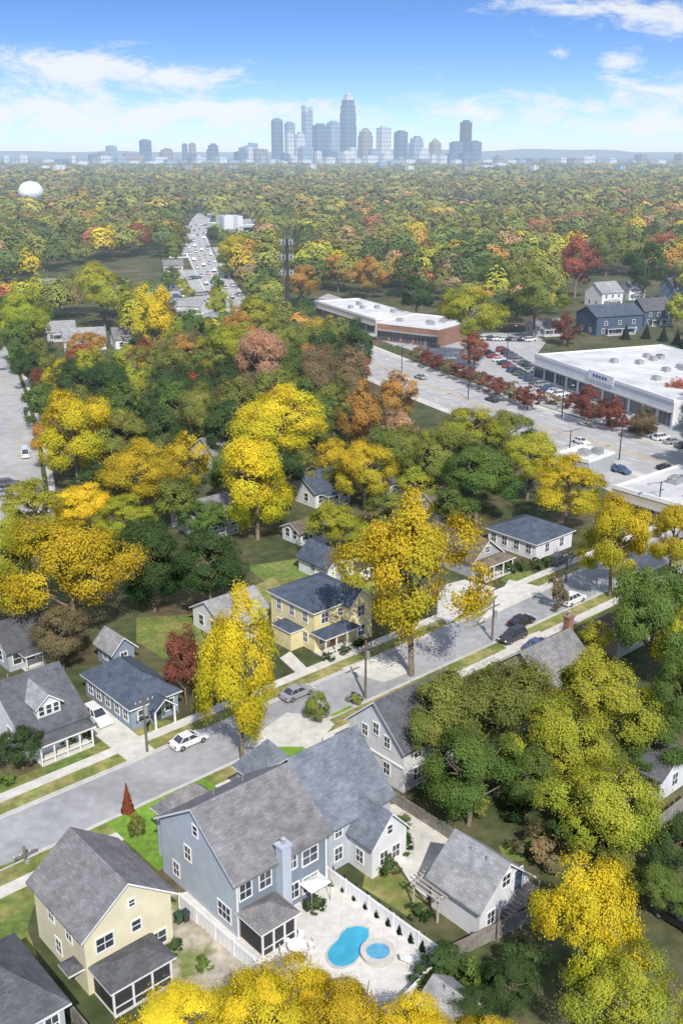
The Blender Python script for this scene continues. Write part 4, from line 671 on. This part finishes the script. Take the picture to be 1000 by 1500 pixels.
# ---------------------------------------------------------------- skyline
def tower(p0,p1,yt,kind,mt,label,Y=4000,group='skyline towers'):
    c=(p0+p1)/2; d0=ray(c,yt); X=Y*d0.x/d0.y; h=H+Y*d0.z/d0.y; w=(ray(p1,225).x-ray(p0,225).x)/ray(p0,225).y*Y; a=w/1.366; r=empty('skyscraper' if h>90 else 'city_building',(X,Y,0),.52,label,'skyscraper' if h>90 else 'building',group)
    t=M[mt]; s=a/2; m=MB(); q=MB()
    if kind=='flat': m.box(-s,s,-s,s,0,h*.96); q.box(-s*.6,s*.6,-s*.6,s*.6,h*.96,h)
    elif kind=='crown':
        for z0,z1,f in((0,.55,1),(.55,.72,.94),(.72,.82,.86),(.82,.89,.74)): m.box(-s*f,s*f,-s*f,s*f,h*z0,h*z1)
        for z0,z1,f in((.89,.93,.6),(.93,.965,.44),(.965,1,.26)): q.box(-s*f,s*f,-s*f,s*f,h*z0,h*z1,0,s*.08,s*.08)
    elif kind=='dome': m.box(-s,s,-s,s,0,h*.8); m.box(-s*.85,s*.85,-s*.85,s*.85,h*.8,h*.9); q.lathe([(s*.85,h*.9),(s*.7,h*.95),(s*.4,h*.985),(0,h)],12)
    elif kind=='round': m.lathe([(s*1.25,0),(s*1.25,h*.93)],18); q.lathe([(s*1.25,h*.93),(s*1.0,h*.97),(s*.4,h),(0,h)],18)
    elif kind=='slant': m.hexa([(-s,-s,0),(s,-s,0),(s,s,0),(-s,s,0),(-s,-s,h*.8),(s,-s,h*.97),(s,s,h*.97),(-s,s,h*.8)]); q.box(s*.2,s*.8,-s*.4,s*.4,h*.9,h)
    elif kind=='notch': m.box(-s,s,-s,s,0,h*.88); q.box(-s,-s*.7,-s,s,h*.88,h); q.box(s*.6,s,-s,s,h*.88,h*.97); q.box(-s*.7,s*.6,-s,-s*.7,h*.93,h*.965); q.box(-s*.7,s*.6,s*.7,s,h*.93,h*.965)
    elif kind=='gable': m.box(-s,s,-s,s,0,h*.82); q.add([(-s,-s,h*.82),(s,-s,h*.82),(s,s,h*.82),(-s,s,h*.82),(0,0,h)],[(0,1,4),(1,2,4),(2,3,4),(3,0,4)])
    elif kind=='step': m.box(-s,s,-s,s,0,h*.78); m.box(-s*.7,s,-s*.8,s*.8,h*.78,h*.93); q.box(-s*.2,s*.7,-s*.5,s*.5,h*.93,h)
    m.build('shaft',t,r); q.build('rooftop',M['tw'] if kind in('crown','notch') else t,r)
SK=[(203,222,204,'flat','tb','lone blue office tower left of the skyline'),(154,172,213,'flat','tg','low pale block left of the lone blue office tower'),(232,254,217,'step','tt','tan block right of the lone blue office tower'),(266,275,210,'flat','tb','narrow block, left of a close pair'),(276,287,209,'flat','tt','narrow tan block, right of a close pair'),(302,320,210,'step','tb','stepped block left of the slanted building'),(349,378,209,'slant','tg','pale building with slanted roof left of the towers'),(396,415,173,'round','tb','round topped tower at the left of the main cluster'),(416,432,178,'flat','tg','pale tower behind the white framed block'),(441,458,154,'notch','tg','tall pale glass tower with notched open top'),(457,480,181,'flat','tb','blue tower right of the notched glass tower'),(478,498,177,'flat','tg','pale blue tower left of the tallest'),(497,522,134,'crown','tb','tallest tower with tapering stepped crown'),(524,546,187,'dome','tt','domed tower just right of the tallest'),(551,573,185,'flat','tw','white tower right of the domed one'),(577,597,191,'flat','tb','blue tower right of the white tower'),(598,620,199,'step','tg','stepped pale tower right of the blue one'),(628,646,202,'gable','tt','tower with pointed roof'),(658,678,207,'flat','tb','blue block left of the dark slab tower'),(674,691,176,'flat','td','dark slab tower at the right of the skyline'),(682,705,206,'flat','tb','broad block at the foot of the dark slab tower'),(417,430,194,'flat','tw','white slim block below the notched tower'),(428,447,193,'step','tw','white framed block, right of the slim one')]
for i,(a,b,c,k_,mt,lb) in enumerate(SK): tower(a,b,c,k_,mt,lb,3950+(i%5)*45)
rr=random.Random(5); X_=60; L=[]
while X_<770:
    w=rr.uniform(9,26); t=rr.uniform(222,237) if X_<340 or X_>710 else rr.uniform(214,234); L.append((X_,X_+w,t)); X_+=w*rr.uniform(.55,1.1)
for i,(a,b,t) in enumerate(L): tower(a,b,t,rr.choice(['flat','flat','step']),rr.choice(['tw','tg','tt','tb','tw']),ordw(i)+' low block from the left along the foot of the skyline',3780+rr.uniform(-60,60),'low blocks of the skyline')
X_=-10; L=[]
while X_<1010:
    w=rr.uniform(8,24); L.append((X_,X_+w,rr.uniform(225,243))); X_+=w*rr.uniform(.6,1.4)
for i,(a,b,t) in enumerate(L):
    d0=ray(a,t); Yb=min(3700,max(1800,(H-rr.uniform(24,34))*d0.y/max(.004,-d0.z))); tower(a,b,t,'flat',rr.choice(['tw','tw','tt','tg']),ordw(i)+' pale roof from the left in the low belt under the horizon',Yb,'low buildings under the horizon')
L=sorted((rr.uniform(80,990),rr.uniform(252,318)) for i in range(30))
for i,(a,t) in enumerate(L):
    d0=ray(a,t); Yb=(H-rr.uniform(13,17))*d0.y/max(.004,-d0.z); wpx=rr.uniform(14,30)*1500/Yb/1.06; tower(a,a+wpx,t,'flat',rr.choice(['tw','tw','tt']),ordw(i)+' pale flat roof from the left showing through the far woods',Yb,'roofs in the far woods')
# ---------------------------------------------------------------- camera, sun, sky
cam=bpy.data.cameras.new('camera'); co=bpy.data.objects.new('camera',cam); CO.objects.link(co); co.location=(0,0,H); co.rotation_euler=(math.pi/2-P,0,0); cam.sensor_fit='VERTICAL'; cam.sensor_height=24; cam.lens=24; cam.clip_end=80000; cam.clip_start=1; sc.camera=co
el=math.radians(44); to=Vector((.22,-.97,0)).normalized()*math.cos(el)+Vector((0,0,math.sin(el)))
sl=bpy.data.lights.new('sun','SUN'); sl.energy=4.7; sl.angle=math.radians(.5); sl.color=(1,.94,.85); s_=bpy.data.objects.new('sun',sl); CO.objects.link(s_); s_.rotation_euler=(-to).to_track_quat('-Z','Y').to_euler()
w=bpy.data.worlds.new('World'); sc.world=w; w.use_nodes=True; nt=w.node_tree; nt.nodes.clear()
tc_=N(nt,'ShaderNodeTexCoord'); sx=N(nt,'ShaderNodeSeparateXYZ'); nt.links.new(tc_.outputs['Generated'],sx.inputs[0]); cx=N(nt,'ShaderNodeCombineXYZ'); nt.links.new(sx.outputs[0],cx.inputs[0]);nt.links.new(sx.outputs[1],cx.inputs[1]); nt.links.new(mth(nt,'ADD',mth(nt,'MULTIPLY',sx.outputs[2],3.6),.06),cx.inputs[2])
nv=N(nt,'ShaderNodeVectorMath',operation='NORMALIZE'); nt.links.new(cx.outputs[0],nv.inputs[0])
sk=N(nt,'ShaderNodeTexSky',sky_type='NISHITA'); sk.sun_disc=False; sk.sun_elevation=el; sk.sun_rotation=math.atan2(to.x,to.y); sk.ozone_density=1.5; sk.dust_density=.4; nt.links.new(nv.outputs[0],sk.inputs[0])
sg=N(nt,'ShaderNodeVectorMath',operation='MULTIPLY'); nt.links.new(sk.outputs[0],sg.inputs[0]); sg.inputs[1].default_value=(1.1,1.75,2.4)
def wmix(f,a,col):
    n=N(nt,'ShaderNodeMix',data_type='RGBA'); nt.links.new(f,n.inputs[0]); nt.links.new(a,n.inputs[6]); n.inputs[7].default_value=(*col,1); return n.outputs[2]
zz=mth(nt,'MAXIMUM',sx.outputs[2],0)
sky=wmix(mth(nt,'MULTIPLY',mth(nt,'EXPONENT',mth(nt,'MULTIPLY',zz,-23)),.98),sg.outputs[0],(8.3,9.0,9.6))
mv=N(nt,'ShaderNodeMapRange'); nt.links.new(sx.outputs[2],mv.inputs[0]); mv.inputs[1].default_value=.16; mv.inputs[2].default_value=.45; mv.inputs[3].default_value=0; mv.inputs[4].default_value=.7  # pale overhead veil added above the frame for soft neutral fill
sky=wmix(mv.outputs[0],sky,(5.4,5.6,6.1))
yy=mth(nt,'MAXIMUM',sx.outputs[1],.05); az=mth(nt,'DIVIDE',sx.outputs[0],yy); ee=mth(nt,'DIVIDE',sx.outputs[2],yy)
cv=N(nt,'ShaderNodeCombineXYZ'); nt.links.new(mth(nt,'MULTIPLY',az,19),cv.inputs[0]); nt.links.new(mth(nt,'MULTIPLY',ee,48),cv.inputs[1]); nz=N(nt,'ShaderNodeTexNoise'); nz.inputs['Scale'].default_value=1; nz.inputs['Detail'].default_value=10; nz.inputs['Roughness'].default_value=.68; nz.inputs['Distortion'].default_value=.4; nt.links.new(cv.outputs[0],nz.inputs[0])
tot=None
for px,py,sxp,syp,amp in [(60,88,120,24,.29),(180,108,130,20,.29),(290,118,70,16,.26),(40,140,100,20,.22),(110,172,260,26,.27),(360,158,120,14,.25),(960,30,100,34,.28),(790,10,100,14,.29),(905,92,55,14,.24),(970,128,90,22,.27),(760,155,260,24,.2),(185,64,30,8,.24),(560,180,600,24,.14),(960,185,90,14,.22),(820,80,16,8,.19)]:
    q=ray(px,py); a0=q.x/q.y; e0=q.z/q.y; sa=sxp/1500*.95; se=syp/1500*.95
    u1=mth(nt,'POWER',mth(nt,'ABSOLUTE',mth(nt,'DIVIDE',mth(nt,'SUBTRACT',az,a0),sa)),2); u2=mth(nt,'POWER',mth(nt,'ABSOLUTE',mth(nt,'DIVIDE',mth(nt,'SUBTRACT',ee,e0),se)),2)
    gg_=mth(nt,'MULTIPLY',mth(nt,'EXPONENT',mth(nt,'MULTIPLY',mth(nt,'ADD',u1,u2),-1)),amp); tot=gg_ if tot is None else mth(nt,'ADD',tot,gg_)
mr_=N(nt,'ShaderNodeMapRange'); mr_.interpolation_type='SMOOTHSTEP'; nt.links.new(mth(nt,'ADD',nz.outputs[0],tot),mr_.inputs[0]); mr_.inputs[1].default_value=.60; mr_.inputs[2].default_value=.90; mr_.inputs[3].default_value=0; mr_.inputs[4].default_value=.9
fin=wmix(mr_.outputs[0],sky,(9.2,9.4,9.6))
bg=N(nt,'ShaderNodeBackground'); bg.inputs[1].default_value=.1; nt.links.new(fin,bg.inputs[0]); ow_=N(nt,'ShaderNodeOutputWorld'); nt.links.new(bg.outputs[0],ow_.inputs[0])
sc.view_settings.view_transform='Standard'; sc.view_settings.look='None'; sc.view_settings.exposure=0
